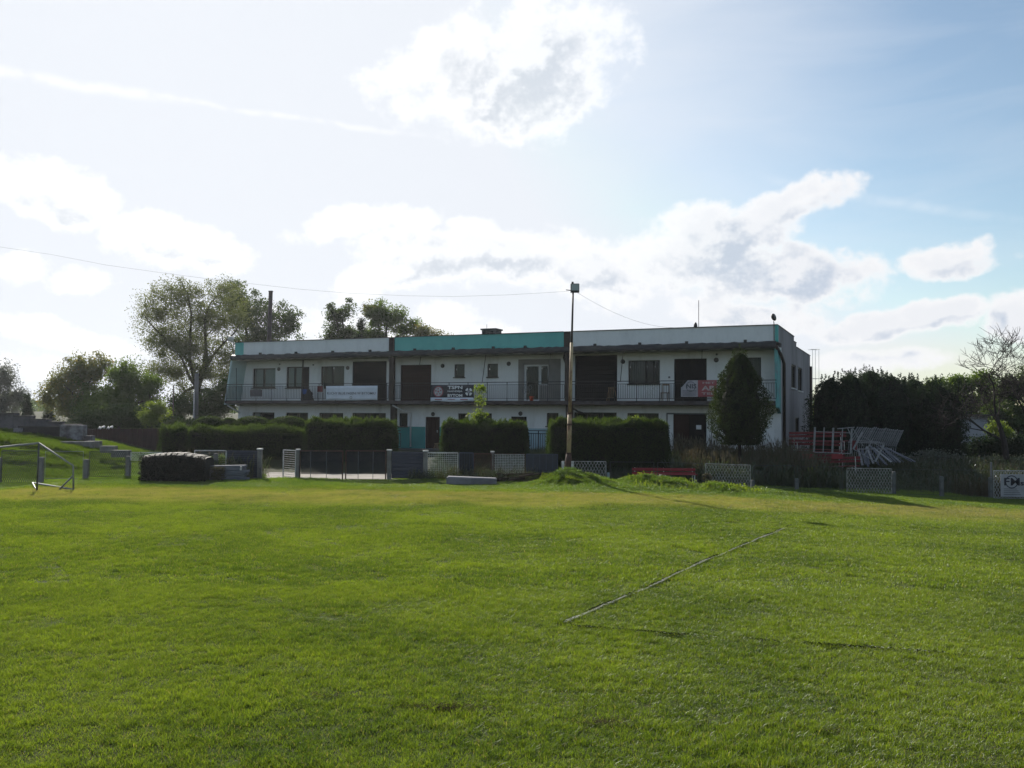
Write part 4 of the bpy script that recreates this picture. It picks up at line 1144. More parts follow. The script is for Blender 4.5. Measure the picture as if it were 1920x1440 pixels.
def panel(parent, p0, p1, pt, pb, kind, fm, cell=.11, t=.006, Y=FY, ft=.018, ptr=None, mm=None, label=None, sheet_m=None, name='panel'):
    x0, x1 = fence_pt(p0, Y), fence_pt(p1, Y); zt = at(p0, pt, Y).z; zb = max(at(p0, pb, Y).z, -1)
    zt2 = at(p1, ptr if ptr else pt, Y).z; zt = min(zt, zt2) if not ptr else zt
    f = MB(); frame(f, x0, x1, zb, zt, Y, ft, zb, zt2 if ptr else zt)
    o = f.build(name, fm, parent)
    if label: o['label'] = label
    if kind: strands(kind, x0, x1, zb, min(zt, zt2), Y, cell, t).build('wire_mesh', mm or fm, o)
    if sheet_m:
        MB().box((x0 + .02, Y + .012, zb + .02), (x1 - .02, Y + .02, min(zt, zt2) - .02)).build('infill', sheet_m, o)
    return o
wire_d = mat('dark_wire', (.07, .075, .075), .5, .1, 3, metal=.3)
f1 = empty('mesh_fence', (0, 0, 0), 'wire-mesh fence with short concrete posts along the grass bank at left', 'fence')
for px, pt in ((-2, 858), (77, 857), (161, 861), (240, 855), (322, 856), (404, 850)): post(f1, px, pt)
panel(f1, 2, 72, 845, 905, 'diamond', wire_d, .085, .0085)
panel(f1, 84, 155, 846, 897, 'diamond', steel, .075, .0025, ft=.010, mm=wire_d, label='thin pale-framed panel')
panel(f1, 167, 234, 846, 893, 'diamond', wire_d, .085, .0085, ft=.013)
panel(f1, 245, 303, 848.5, 897, 'diamond', steel, .085, .0030, ft=.011)
panel(f1, 244, 303, 848, 863, 'diamond', whitep, .06, .006, Y=FY - .06, ft=.012, label='pale offcut of mesh tied to the top')
panel(f1, 308, 352, 848, 895, 'bars', wire_d, .11, .004, ft=.010)
panel(f1, 364, 423, 844.5, 897, 'bars', whitep, .075, .0045, label='white-framed panel of horizontal bars')
panel(f1, 425, 484, 845.5, 895, 'bars', bluem, .075, .008, mm=bluem, sheet_m=mat('blue_mesh', (.030, .036, .055), .7), label='blue-grey panel of horizontal bars')
f2 = empty('mixed_panel_fence', (0, 0, 0), 'fence of mismatched metal panels between the gate and the light pole', 'fence')
post(f2, 486.5, 843, .17, concr, cap=True); post(f2, 558, 844, .13, concr, cap=True)
post(f2, 729.5, 845, .16, concr, cap=True); post(f2, 797.5, 846.5, .17, concr, cap=True); post(f2, 923, 848, .13, concr, Y=FY + .1, cap=True)
x0, x1 = fence_pt(734), fence_pt(793); zt = at(760, 847, FY).z; zb = at(760, 897, FY).z
o_ = MB().box((x0, FY + .02, zb), (x1, FY + .03, zt)).build('slatted_panel', bluem, f2)
k = 7
for i in range(k): MB().cbox((x0, FY - .02, zb + (zt - zb) * i / k + .012), (x1, FY + .017, zb + (zt - zb) * (i + 1) / k - .012), .006).build('slat', mat('slat_blue_grey', (.045, .05, .08), .35, .1, 2, metal=.5), o_)
panel(f2, 801, 858, 848.5, 893, 'grid', whitep, .075, .007, label='pale square-grid panel')
panel(f2, 861, 887, 849, 890, 'upright', bluem, .10, .006, sheet_m=mat('dark_net', (.02, .024, .03), .8))
panel(f2, 889, 921, 850.5, 888, 'diamond', rust, .07, .008, label='rusty diamond-mesh panel')
panel(f2, 926, 984, 851, 889, 'grid', rust, .065, .008, label='rusty grid panel', mm=whitep)
panel(f2, 987, 1045, 851.5, 885, 'upright', bluem, .26, .012, sheet_m=mat('blue_sheet', (.035, .042, .06), .5, .15, 2), label='dark blue sheet panel')
f3 = empty('expanded_mesh_fence', (0, 0, 0), 'fence of white expanded-mesh panels and thin dark frames right of the light pole', 'fence')
panel(f3, 1056, 1136, 865, 903, 'diamond', meshw, .125, .011, label='white expanded-mesh panel by the pole')
panel(f3, 1144, 1226, 866, 905, None, wire_d, ft=.010); panel(f3, 1233, 1318, 867, 905, 'upright', wire_d, .5, .004, ft=.010, ptr=869)
panel(f3, 1323, 1407, 869.5, 911, 'diamond', meshw, .115, .010, ptr=872, label='white expanded-mesh panel behind the mounds')
panel(f3, 1415, 1490, 872.5, 914, 'upright', wire_d, .4, .004, ft=.009); panel(f3, 1500, 1580, 875, 918, 'upright', wire_d, .4, .004, ft=.008)
panel(f3, 1588, 1672, 878, 924, 'diamond', meshw, .115, .0085, ft=.016, ptr=879, label='white expanded-mesh panel before the bench pile')
panel(f3, 1679, 1762, 880, 927, 'upright', wire_d, .5, .004, ft=.007); panel(f3, 1770, 1856, 881, 930, 'upright', wire_d, .5, .004, ft=.007)
panel(f3, 1863, 1948, 882.5, 934, 'diamond', steel, .115, .0085, label='pale framed panel behind the sign')
concg = mat('mossy_concrete', (.14, .15, .15), .95, .2, 3)
post(f3, 1140.5, 886, .10, mat('pale_blue_post', (.26, .34, .36), .7)); post(f3, 1239, 890, .13, concg, Y=FY - .3)
for px, pt in ((1494, 897), (1411, 900), (1676, 884), (1765, 893), (1857, 895)): post(f3, px, pt, .13, concg, Y=FY + .08)
x = fence_pt(1860, FY + .2); MB().tube([(x, FY + .25, -.7), (x, FY + .25, at(1860, 867, FY + .2).z)], .04, 8).build('post', greyb, f3)
# gates
def gate(p0, p1, label, hinge):
    g_ = empty('yard_gate', (0, 0, 0), label, 'gate', 'gates into the yard')
    x0, x1 = fence_pt(p0), fence_pt(p1); zt = at((p0 + p1) / 2, 845.5, FY).z; zb = at((p0 + p1) / 2, 899.5, FY).z
    f = MB(); frame(f, x0, x1, zb, zt, FY, .026); f.build('gate_frame', rust, g_)
    for q in (.25, .62): x = x0 + (x1 - x0) * (q + .06 * hinge); MB().tube([(x, FY, zb + .02), (x, FY, zt - .02)], .012, 5).build('upright_bar', greyb, g_)
    MB().box((x0 + .03, FY + .02, zb + .22), (x1 - .03, FY + .024, zt - .03)).build('wire_mesh', sheer, g_)
    return g_
gate(562, 642, 'left leaf of the rusty double yard gate', 0); gate(648, 723, 'right leaf of the rusty double yard gate', 1)
g_ = empty('small_gate', (0, 0, 0), 'narrow white barred gate standing ajar left of the double gate', 'gate', 'gates into the yard')
x0, x1 = at(531, 880, 35.7).x, fence_pt(554); zt = at(545, 845, FY).z; zb = at(545, 899, FY).z
f = MB(); 
for (xa, ya) in ((x0, 35.7), (x1, FY)): f.tube([(xa, ya, zb), (xa, ya, zt)], .028, 6)
f.tube([(x0, 35.7, zt), (x1, FY, zt)], .022, 5); f.tube([(x0, 35.7, zb), (x1, FY, zb)], .022, 5); f.build('gate_frame', whitep, g_)
for i in range(12): z = zb + (zt - zb) * (i + 1) / 13; MB().tube([(x0, 35.7, z), (x1, FY, z)], .011, 4).build('bar', meshw, g_)
# FM sign
sg = empty('advertising_sign', (0, 0, 0), 'pale advertising sign lettered FM on the fence at the right edge', 'sign')
x0, x1 = fence_pt(1876, FY - .05), fence_pt(1990, FY - .05); zt = at(1880, 889, FY).z; zb = at(1880, 931, FY).z; h_ = zt - zb
Ys = FY - .05
MB().cbox((x0, Ys, zb), (x1, Ys + .02, zt), .004).build('board', mat('sign_board', (.30, .31, .34), .6, .1, 2), sg)
mb = text_mb('FM', x0 + .14, x0 + .76, zb + h_ * .50, zb + h_ * .84, Ys - .006, .012)
text_mb('service', x0 + .78, x0 + 1.9, zb + h_ * .50, zb + h_ * .72, Ys - .006, .03, mb)
for i in range(4): mb.box((x0 + .12, Ys - .006, zb + h_ * (.08 + .085 * i)), (x0 + .80 - .05 * i, Ys - .003, zb + h_ * (.10 + .085 * i)))
mb.build('lettering', mat('navy_print', (.018, .02, .035), .6), sg)
disc(MB(), x0 + .44, zb + h_ * .66, .26, Ys - .004, 20, .22).build('emblem', mat('navy_print2', (.03, .035, .06), .6), sg)

# ------------------------------------------------------------------ goal
Y0 = 29.2
goalm = mat('dull_goal_paint', (.24, .25, .25), .6, .15, 5)
P1t = at(73, 831, Y0); P1b = at(69, 921, Y0); P2t = at(137, 873, Y0 + .1); P2b = at(138, 918, Y0 + .1); Q = at(61, 905, 32.2)
goal = empty('football_goal', (0, 0, 0), 'small grey tubular football goal at the left edge of the pitch', 'goal')
Lt = at(-130, 852, Y0 + .6); Lb = at(-130, 930, Y0 + .6)
MB().tube([P1t, Lt], .034, 8).build('crossbar', goalm, goal, smooth=True)
MB().tube([P1t, P1b], .028, 8).build('post', wire_d, goal, smooth=True); MB().tube([Lt, Lb], .034, 8).build('post', goalm, goal, smooth=True)
MB().tube([P1t, P2t, P2b], .030, 8).build('side_frame', goalm, goal, smooth=True)
MB().tube([P2b, Q], .032, 8).build('base_bar', goalm, goal, smooth=True); MB().tube([P1b, Lb], .032, 8).build('ground_bar', goalm, goal, smooth=True)
MB().tube([Q, P1b], .025, 6).build('base_link', wire_d, goal, smooth=True)
MB().tube([at(112, 917, Y0 + .3), at(138, 891, Y0 + .1)], .028, 6).build('brace', goalm, goal, smooth=True)

# ------------------------------------------------------------------ left: ridged heap, planks, slabs
def leaves(c, L, W_, vert=0.0, r=rng):
    k = len(c)
    d = r.normal(size=(k, 3)); d /= np.linalg.norm(d, axis=1)[:, None]
    d[:, 2] = d[:, 2] * (1 - vert) + vert * 1.6 * (.5 + .5 * r.random(k)); d /= np.linalg.norm(d, axis=1)[:, None]
    e = r.normal(size=(k, 3)); e -= (e * d).sum(1)[:, None] * d; e /= np.linalg.norm(e, axis=1)[:, None]
    l = (L * (.6 + .8 * r.random(k)))[:, None] * .5; w_ = (W_ * (.6 + .8 * r.random(k)))[:, None] * .5
    V = np.stack([c - d * l, c + e * w_, c + d * l, c - e * w_], 1).reshape(-1, 3)
    return V, np.arange(k)[:, None] * 4 + [0, 1, 2, 3]
hx0, hx1 = at(274, 880, 33.6).x, at(391, 880, 33.6).x
hp = empty('ribbed_heap', ((hx0 + hx1) / 2, 33.7, gz((hx0 + hx1) / 2, 33.7)), 'low dark heap with ridged top edge beside the grey planks', 'heap')
hw_ = (hx1 - hx0) / 2
k = 34
for i in range(k):
    a = -1 + 2 * (i + .5) / k; top = 1.08 - .10 * abs(a) ** 2.5 - .10 * max(0, a - .3) + random.uniform(-.02, .02)
    x = a * hw_; dpt = .55 + random.uniform(-.04, .04)
    mb = MB(); tw = hw_ / k * .92
    prof = [(-dpt, 0), (-dpt - .02, top * .6), (-dpt + .08, top * .93), (-dpt + .25, top), (dpt - .25, top), (dpt, top * .85), (dpt, 0)]
    vs = [(x - tw, p[0], p[1]) for p in prof] + [(x + tw, p[0], p[1]) for p in prof]; m_ = len(prof)
    mb.add(vs, [tuple(range(m_)), tuple(range(2 * m_ - 1, m_ - 1, -1))] + [(q, q + m_, (q + 1) % m_ + m_, (q + 1) % m_) for q in range(m_)])
    mb.build('rib', mat('heap_black', (.014, .014, .015), .7, .2, 5, (.03, .026, .02)), hp)
cc = np.stack([(rng.random(2600) * 2 - 1) * (hw_ + .06), -.56 - .12 * rng.random(2600), rng.random(2600) ** 1.2 * 1.0], -1)
V, Fc = leaves(cc, .13, .03, .2); npmesh('twigs', V, Fc, mat('dark_twigs', (.022, .020, .016), .9, .2, 9), hp)
cc = np.stack([hw_ + .1 + .5 * rng.random(700), -.3 + .5 * rng.random(700), rng.random(700) * .55], -1)
V, Fc = leaves(cc, .16, .03, .4); npmesh('dry_stems', V, Fc, L_dry, hp)
x0, x1 = at(392, 890, 34.0).x, at(466, 890, 34.0).x; gg = gz((x0 + x1) / 2, 34)
pk = empty('plank_stack', ((x0 + x1) / 2, 34.0, gg), 'stack of long grey planks lying against the fence post', 'planks'); hw_ = (x1 - x0) / 2
for i in range(6):
    for j in range(2):
        z = .03 + i * .095; dx = random.uniform(-.05, .05)
        MB().cbox((-hw_ + dx, -.26 + j * .27 + random.uniform(-.02, .02), z), (hw_ + dx - (.1 if i % 3 else 0), -.02 + j * .27, z + .085), .012).build('plank', woodg, pk).rotation_euler = (0, -.012 * i * .35, random.uniform(-.01, .01))
MB().tube([(hw_ - .22, -.29, .42), (hw_ - .2, -.30, .56)], .035, 6).build('white_tie', whitep, pk)
x0, x1 = at(838, 900, 33.6).x, at(931, 900, 33.6).x; gg = gz((x0 + x1) / 2, 33.6)
sl = MB(); sl.cbox((-(x1 - x0) / 2, -.3, -.12), ((x1 - x0) / 2, .3, .26), .04)
tag(sl.build('concrete_slab', mat('grey_slab', (.20, .20, .22), .9, .2, 2, (.13, .13, .145), .4, 20), None, Matrix.Translation(((x0 + x1) / 2, 33.5, gg)) @ Matrix.Rotation(.03, 4, 'Y')), 'long grey concrete slab lying in grass before the rusty panels', 'slab')
# brick and timber debris under the rusty panels
r = empty('timber_debris', (at(950, 890, 34.3).x, 34.3, gz(-.2, 34.3)), 'dark broken timber and rusty scrap under the rusty panels', 'debris')
for i in range(9):
    a = random.uniform(-1.3, 1.3); L_ = random.uniform(.5, 1.4)
    MB().cbox((-L_ / 2, -.05, -.03), (L_ / 2, .05, .03), .008).build('timber', mat('rotten_timber', (.07, .045, .035), .95, .3, 4), r)
    o_ = r.children[-1]; o_.location = (a, random.uniform(-.25, .3), .06 + .05 * i * random.random()); o_.rotation_euler = (0, random.uniform(-.15, .15), random.uniform(-.4, .4))

# stone wall stepping down the bank
wl = empty('stepped_wall', (0, 0, 0), 'weathered stone retaining wall stepping down behind the grass bank', 'wall')
YW = 46.5
segs = [(-60, 26, 773.5), (26, 57, 779), (57, 88, 785), (88, 113, 790), (113, 146, 795)]
for a, b, t_ in segs:
    x0, x1 = at(a, 800, YW).x, at(b, 800, YW).x; zt = at((a + b) / 2, t_, YW).z
    MB().cbox((x0 + .003, YW, -.2), (x1 - .003, YW + .5, zt - .06), .01).build('wall_section', wallst, wl)
    MB().cbox((x0 - .04, YW - .06, zt - .058), (x1 - .01, YW + .56, zt), .012).build('capping_slab', concrd, wl)
YV = 45.9
x0, x1 = at(33, 800, YV).x, at(112, 800, YV).x; zt = at(70, 799, YV).z
MB().cbox((x0, YV, -.2), (x1 - .004, YV + .5, zt), .012).build('wall_section', mat('dark_wall', (.045, .040, .042), .95, .3, 1.2), wl)
x2 = at(155, 800, YV).x; MB().cbox((x1, YV, -.2), (x2, YV + .5, at(130, 797, YV).z), .012).build('wall_section', wallwh, wl)['label'] = 'flaking whitewashed end section'
for a, b, t_, y_ in ((157, 170, 817, 45.6), (168, 184, 827, 45.2), (24, 33, 803, 45.4)):
    x0, x1 = at(a, 820, y_).x, at(b, 820, y_).x; MB().cbox((x0, y_, -.2), (x1, y_ + .5, at(a, t_, y_).z), .01).build('step', wallwh, wl)
lb_ = ['grey stone edging slab highest on the grass bank', 'grey stone edging slab halfway down the grass bank', 'pale edging slab low on the bank by the brown boards', 'grey edging slab at the foot of the bank behind the fence']
for i, (a, b, t_, y_) in enumerate(((112, 172, 829, 44.4), (160, 186, 828, 44.9), (187, 215, 837.5, 42.6), (208, 241, 845.5, 41.0))):
    x0, x1 = at(a, t_, y_).x, at(b, t_, y_).x; z = at((a + b) / 2, t_, y_).z
    tag(MB().cbox((x0, y_, z - .3), (x1, y_ + .35, z + .03), .012).build('edging_slab', concr), lb_[i], 'slab', 'edging slabs on the bank')
# brown board fence behind
bf = empty('board_fence', (0, 0, 0), 'dark brown close-boarded fence between the stepped wall and the hedges', 'fence')
k = 16
for i in range(k):
    a = 155 + (304 - 155) * i / k; b = 155 + (304 - 155) * (i + 1) / k; y_ = 49.5
    x0, x1 = at(a, 800, y_).x, at(b, 800, y_).x; zt = at(a, 803.5 + random.uniform(-.6, .6), y_).z
    MB().cbox((x0 + .01, y_ + random.uniform(-.015, .015), -.2), (x1 - .01, y_ + .06, zt), .01).build('board', brownb, bf)
for a, b, lb in ((184, 196, 'crumpled white scrap caught on top of the brown fence'), (200, 211, 'flat white scrap on top of the brown fence')):
    c0 = at(a, 805, 49.4); c1 = at(b, 802, 49.4); mb = MB(); k = 6
    vs = []
    for i in range(k + 1):
        q = c0.lerp(c1, i / k); wv = .05 * math.sin(i * 1.9)
        vs += [(q.x, q.y - .03, q.z + wv), (q.x, q.y + .1, q.z + wv + .10 + .04 * math.sin(i * 2.7))]
    mb.add(vs, [(2 * i, 2 * i + 1, 2 * i + 3, 2 * i + 2) for i in range(k)])
    tag(solid(mb.build('white_scrap', mat('white_scrap', (.50, .50, .49), .6, .05, 3), smooth=True), .02), lb, 'scrap')

# ------------------------------------------------------------------ trees
def crown_pts(blobs, n_cl, per, cr, Yd, depth_k=.9, shell=.55, r=rng):
    # blobs given as picture-measured ellipses at distance Yd -> ellipsoids in the world
    els = []
    for px, py, rx, ry in blobs:
        c = at(px, py, Yd); k = Yd / F
        els.append((np.array(c), np.array([rx * k, max(min(rx, ry), rx * .6) * k * depth_k, ry * k])))
    wts = np.array([e[1].prod() for e in els]) ** .8; wts /= wts.sum()
    ids = r.choice(len(els), n_cl, p=wts)
    d = r.normal(size=(n_cl, 3)); d /= np.linalg.norm(d, axis=1)[:, None]
    rad_ = (shell + (1 - shell) * r.random(n_cl)) * r.random(n_cl) ** .15
    C = np.array([els[i][0] for i in ids]) + d * rad_[:, None] * np.array([els[i][1] for i in ids])
    dd = r.normal(size=(n_cl * per, 3)); dd /= np.linalg.norm(dd, axis=1)[:, None]
    p = np.repeat(C, per, 0) + dd * (r.random(n_cl * per) ** .55)[:, None] * cr * 1.75 * np.repeat(.45 + .9 * r.random(n_cl), per)[:, None] * [1, 1, .8]
    return C, p
def tree(name, label, cat, group, Yd, blobs, m, trunk, n_cl=160, per=110, cr=.42, L=.16, W_=.09, tr=.22, barkm=bark, nbr=26, vert=0.0, shell=.45, extra=None, hang=0):
    # trunk: (px_base, py_fork, px_fork)
    xb = at(trunk[0], 800, Yd).x; zb = gz(xb, Yd); root = empty(name, (xb, Yd, zb), label, cat, group)
    org = np.array([xb, Yd, zb])
    fk = at(trunk[2], trunk[1], Yd)
    C, p = crown_pts(blobs, n_cl, per, cr, Yd, shell=shell)
    if hang: p[:, 2] -= np.abs(rng.normal(size=len(p))) * hang
    V, Fc = leaves(p, L, W_, vert)
    npmesh('crown', V - org, Fc, m, root)
    if extra:
        C2, p2 = crown_pts(extra[0], extra[2], per, cr, Yd); V, Fc = leaves(p2, L, W_); o_ = npmesh('crown', V - org, Fc, extra[1], root); o_['label'] = extra[3]
    mb = MB(); f0 = Vector(fk) - Vector(org)
    mid = Vector((f0.x * .45 + .1, 0, f0.z * .5))
    mb.tube([(0, 0, -.3), tuple(mid), tuple(f0)], [tr * 1.25, tr, tr * .72], 8)
    mb.build('trunk', barkm, root, smooth=True)
    mbb = branches.setdefault(root.name, MB())
    Q = [Vector(q) for q in (C[rng.permutation(len(C))[:nbr]] - org)]
    # main limbs: spread out over the crown, then twigs that leave the nearest limb
    limbs = [max(Q, key=lambda q: q.z)]
    while len(limbs) < min(8, max(3, nbr // 5)):
        limbs.append(max(Q, key=lambda q: min((q - l).length for l in limbs)))
    nodes_ = []
    for q in limbs:
        s_ = f0 * random.uniform(.72, 1.0); Ld = (q - s_).length
        P_ = [s_.lerp(q, t_) + Vector((math.sin(t_ * 5 + q.x) * .06 * Ld, math.cos(t_ * 4 + q.y) * .05 * Ld, math.sin(t_ * 3.14) * .10 * Ld)) * (1 if 0 < t_ < 1 else 0) for t_ in (0, .2, .4, .6, .8, 1)]
        rr_ = [tr * .60 * (1 - .85 * i / 5) for i in range(6)]
        mbb.tube([tuple(p_) for p_ in P_], rr_, 6)
        nodes_ += list(zip(P_[1:], rr_[1:]))
    for q in Q:
        c_ = [(p_, r_) for p_, r_ in nodes_ if p_.z < q.z + .1] or nodes_
        s_, r_ = min(c_, key=lambda e: (e[0] - q).length)
        Ld = (q - s_).length
        if Ld < .15: continue
        m1 = s_.lerp(q, .5) + Vector((random.uniform(-.1, .1), random.uniform(-.1, .1), .12)) * Ld
        r0 = min(r_ * .7, tr * .22)
        mbb.tube([tuple(s_), tuple(m1), tuple(q)], [r0, r0 * .6, r0 * .2], 4)
        nodes_ += [(m1, r0 * .6), (q, r0 * .25)]
    branches[root.name].build('branches', barkm, root, smooth=True)
    return root
branches = {}
tree('poplar_tree', 'tallest airy poplar with grey trunk left of the clubhouse', 'tree', 'trees behind the yard', 72,
     [(330, 560, 60, 45), (300, 590, 48, 50), (420, 545, 48, 38), (385, 600, 80, 60), (350, 650, 80, 60), (440, 590, 45, 55), (385, 700, 75, 50), (330, 700, 50, 40), (430, 670, 40, 60), (365, 540, 40, 28), (275, 595, 26, 28), (290, 550, 30, 26), (320, 640, 50, 50), (300, 695, 42, 36), (285, 640, 34, 36), (350, 745, 60, 34), (430, 735, 36, 34)],
     L_pop, (376, 715, 370), 700, 95, .54, .13, .075, .27, nbr=120, shell=.12)
tree('leafy_tree', 'dark broad tree behind the tall steel chimney', 'tree', 'trees behind the yard', 80,
     [(470, 590, 42, 50), (520, 600, 45, 42), (550, 605, 26, 32), (490, 640, 60, 40), (440, 560, 30, 40)], L_dark, (480, 690, 490), 190, 110, .5, .19, .11, .3, shell=.3)
tree('leafy_tree', 'dark tree with two tops behind the left wing roof', 'tree', 'trees behind the yard', 82,
     [(632, 590, 22, 32), (650, 585, 14, 30), (625, 625, 24, 25), (660, 628, 24, 24), (685, 640, 26, 20)], L_dark, (640, 660, 638), 95, 110, .42, .19, .11, .25, shell=.3)
tree('yellowing_tree', 'green tree with a yellow top behind the clubhouse roof', 'tree', 'trees behind the yard', 80,
     [(712, 590, 30, 30), (740, 600, 34, 30), (700, 625, 30, 24), (765, 612, 22, 26)], L_mid, (715, 660, 712), 120, 110, .42, .18, .10, .25, shell=.3, extra=([(697, 583, 16, 14)], L_yel, 14, 'yellow top'))
tree('leafy_tree', 'low reddish-green tree fading out above the teal parapet', 'tree', 'trees behind the yard', 78,
     [(790, 622, 20, 20), (812, 628, 16, 14), (832, 632, 10, 8)], L_yel, (790, 660, 790), 46, 80, .30, .15, .08, .15, shell=.3, vert=.3)
tree('conifer_tree', 'small dark spruce between the two trees behind the left roof', 'tree', 'trees behind the yard', 76,
     [(676, 612, 8, 16), (675, 635, 15, 14)], L_con, (675, 650, 675), 40, 130, .22, .15, .05, .12, shell=.2, nbr=6)
tree('broadleaf_tree', 'spreading tree with yellowing left side beyond the bank', 'tree', 'trees behind the yard', 60,
     [(120, 725, 35, 35), (150, 700, 45, 34), (180, 690, 40, 28), (140, 760, 45, 32), (95, 745, 22, 22)], L_yel, (150, 775, 150), 170, 100, .38, .14, .09, .2, shell=.3, extra=([(170, 745, 40, 40), (190, 770, 60, 30)], L_mid, 90, 'greener inner boughs'))
tree('broadleaf_tree', 'dense round green tree left of the tall poplar', 'tree', 'trees behind the yard', 58,
     [(235, 715, 52, 42), (260, 750, 42, 40), (215, 760, 50, 40), (180, 770, 40, 30), (280, 725, 22, 30)], L_mid, (235, 770, 235), 210, 120, .40, .14, .085, .2, shell=.3)
tree('shrub', 'dark shrub mass under the poplar beside the hedge', 'shrub', 'shrubs behind the hedges', 55,
     [(230, 780, 70, 24), (180, 785, 50, 20)], L_dark, (220, 795, 220), 110, 110, .35, .13, .08, .1, shell=.3, nbr=8)
tree('shrub', 'low dark bramble bank behind the brown fence', 'shrub', 'shrubs behind the hedges', 56,
     [(150, 797, 50, 12), (230, 797, 60, 14), (290, 795, 40, 14), (340, 800, 50, 12)], L_dark, (240, 800, 240), 120, 100, .32, .13, .08, .06, shell=.2, nbr=6)
tree('shrub', 'bright green shrub left of the thin metal pole', 'shrub', 'shrubs behind the hedges', 53,
     [(283, 780, 22, 26), (300, 765, 18, 20)], L_brt, (285, 795, 285), 50, 90, .28, .11, .07, .08, shell=.3, nbr=8)
tree('shrub', 'dark shrub between the pole and the clubhouse', 'shrub', 'shrubs behind the hedges', 64,
     [(340, 765, 32, 30), (395, 760, 36, 40), (425, 740, 24, 50), (330, 790, 40, 16)], L_dark, (380, 790, 380), 130, 110, .38, .15, .09, .12, shell=.3, nbr=10)
tree('birch_tree', 'feathery grey-green birch at the far left edge', 'tree', 'trees behind the yard', 85,
     [(10, 700, 30, 36), (-30, 690, 30, 50), (20, 745, 32, 34), (-10, 755, 30, 30), (40, 735, 12, 22)], L_grey, (5, 770, 5), 150, 110, .42, .19, .08, .2, shell=.2, hang=.5)
for (px, top, bot, hw2, lb) in ((51, 742, 785, 9, 'small dark spruce beside the birch'), (92, 766, 792, 9, 'smaller dark spruce left of the yellowing tree')):
    bl = [(px, top + (bot - top) * (q + .5) / 4, 3 + hw2 * (q + .5) / 4 * 1.1, (bot - top) / 6) for q in range(4)]
    tree('conifer_tree', lb, 'tree', 'small spruces', 66, bl, L_con, (px, bot, px), 40, 110, .18, .15, .045, .08, nbr=5, shell=.1)
# right side
def conifer(px, top, bot, hw_, Yd, label, m, name='evergreen_shrub', taper=False, n=9000, grp='evergreens right of the clubhouse', L=.13, core=True):
    xb = at(px, 800, Yd).x; zb = gz(xb, Yd); root = empty(name, (xb, Yd, zb), label, 'tree', grp)
    zt = at(px, top, Yd).z - zb; z0 = at(px, bot, Yd).z - zb; R_ = hw_ * Yd / F
    def prof(h):
        if taper: return R_ * np.interp(h, [0, .06, .3, .5, .75, .93, 1], [.50, .72, 1.0, .93, .60, .30, .08])
        return R_ * np.clip(np.minimum(1.0, (1 - h) * 3.6) ** .6, .0, 1) * (.75 + .25 * np.clip(h * 4, 0, 1))
    h = rng.random(n); th = rng.random(n) * 6.283
    lump = 1 + .18 * np.sin(th * 5 + h * 9 + px) + .14 * np.sin(th * 9 - h * 23) + .08 * np.sin(h * 40 + th * 3)
    rr = prof(h) * lump * (.82 + .25 * rng.random(n))
    c = np.stack([rr * np.cos(th), rr * np.sin(th), z0 + (zt - z0) * h], -1)
    # feathery leaders
    k = 34; ld = []
    for i in range(k):
        a = random.random() * 6.283; q = R_ * random.random() * (.3 if taper else .75); hh_ = .76 + .10 * random.random(); ex_ = random.uniform(.10, .26)
        cnt = 70; t_ = rng.random(cnt)
        ld.append(np.stack([q * math.cos(a) + (rng.random(cnt) - .5) * .34 * (1.15 - t_), q * math.sin(a) + (rng.random(cnt) - .5) * .34 * (1.15 - t_), z0 + (zt - z0) * (hh_ + ex_ * t_)], -1))
    c = np.concatenate([c] + ld)
    V, Fc = leaves(c, L, L * .35, .55)
    npmesh('crown', V, Fc, m, root)
    if core:  # added solid dark core that stops light passing through the crown
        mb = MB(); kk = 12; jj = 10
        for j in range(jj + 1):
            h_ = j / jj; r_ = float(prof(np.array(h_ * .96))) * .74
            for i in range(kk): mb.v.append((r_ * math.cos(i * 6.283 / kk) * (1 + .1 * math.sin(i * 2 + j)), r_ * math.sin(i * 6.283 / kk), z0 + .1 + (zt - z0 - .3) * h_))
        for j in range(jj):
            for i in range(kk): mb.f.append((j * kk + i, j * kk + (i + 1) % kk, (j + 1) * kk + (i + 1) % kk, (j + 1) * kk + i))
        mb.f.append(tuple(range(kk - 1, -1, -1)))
        mb.build('blocking_core', mat('blocking_core', (.012, .016, .010), .95, .2, 4), root)
    MB().tube([(0, 0, -.3), (0, 0, z0 + (zt - z0) * .8)], [.09, .04], 8).build('trunk', barkd, root)
    return root
for i, (px, tp, hw_, yd, lb) in enumerate([(1556, 712, 40, 50, 'leftmost dark evergreen, right beside the clubhouse'), (1594, 704, 44, 49, 'dark evergreen second from the clubhouse'),
                                    (1632, 696, 44, 50, 'tallest dark evergreen, above the white frame pile'), (1672, 706, 46, 49, 'dark evergreen in the middle of the row'),
                                    (1712, 712, 46, 50, 'dark evergreen right of the middle of the row'), (1750, 718, 42, 48.5, 'rounded dark evergreen next to the shed'),
                                    (1776, 738, 30, 48, 'rightmost low dark evergreen in front of the shed')]):
    conifer(px, tp, 880, hw_, yd, lb, L_con, n=11000)
ct = conifer(1387, 664, 834, 50, 38.5, 'dense conical thuja on a bare stem in front of the clubhouse', L_thu, 'thuja_tree', True, 34000, None, L=.095)
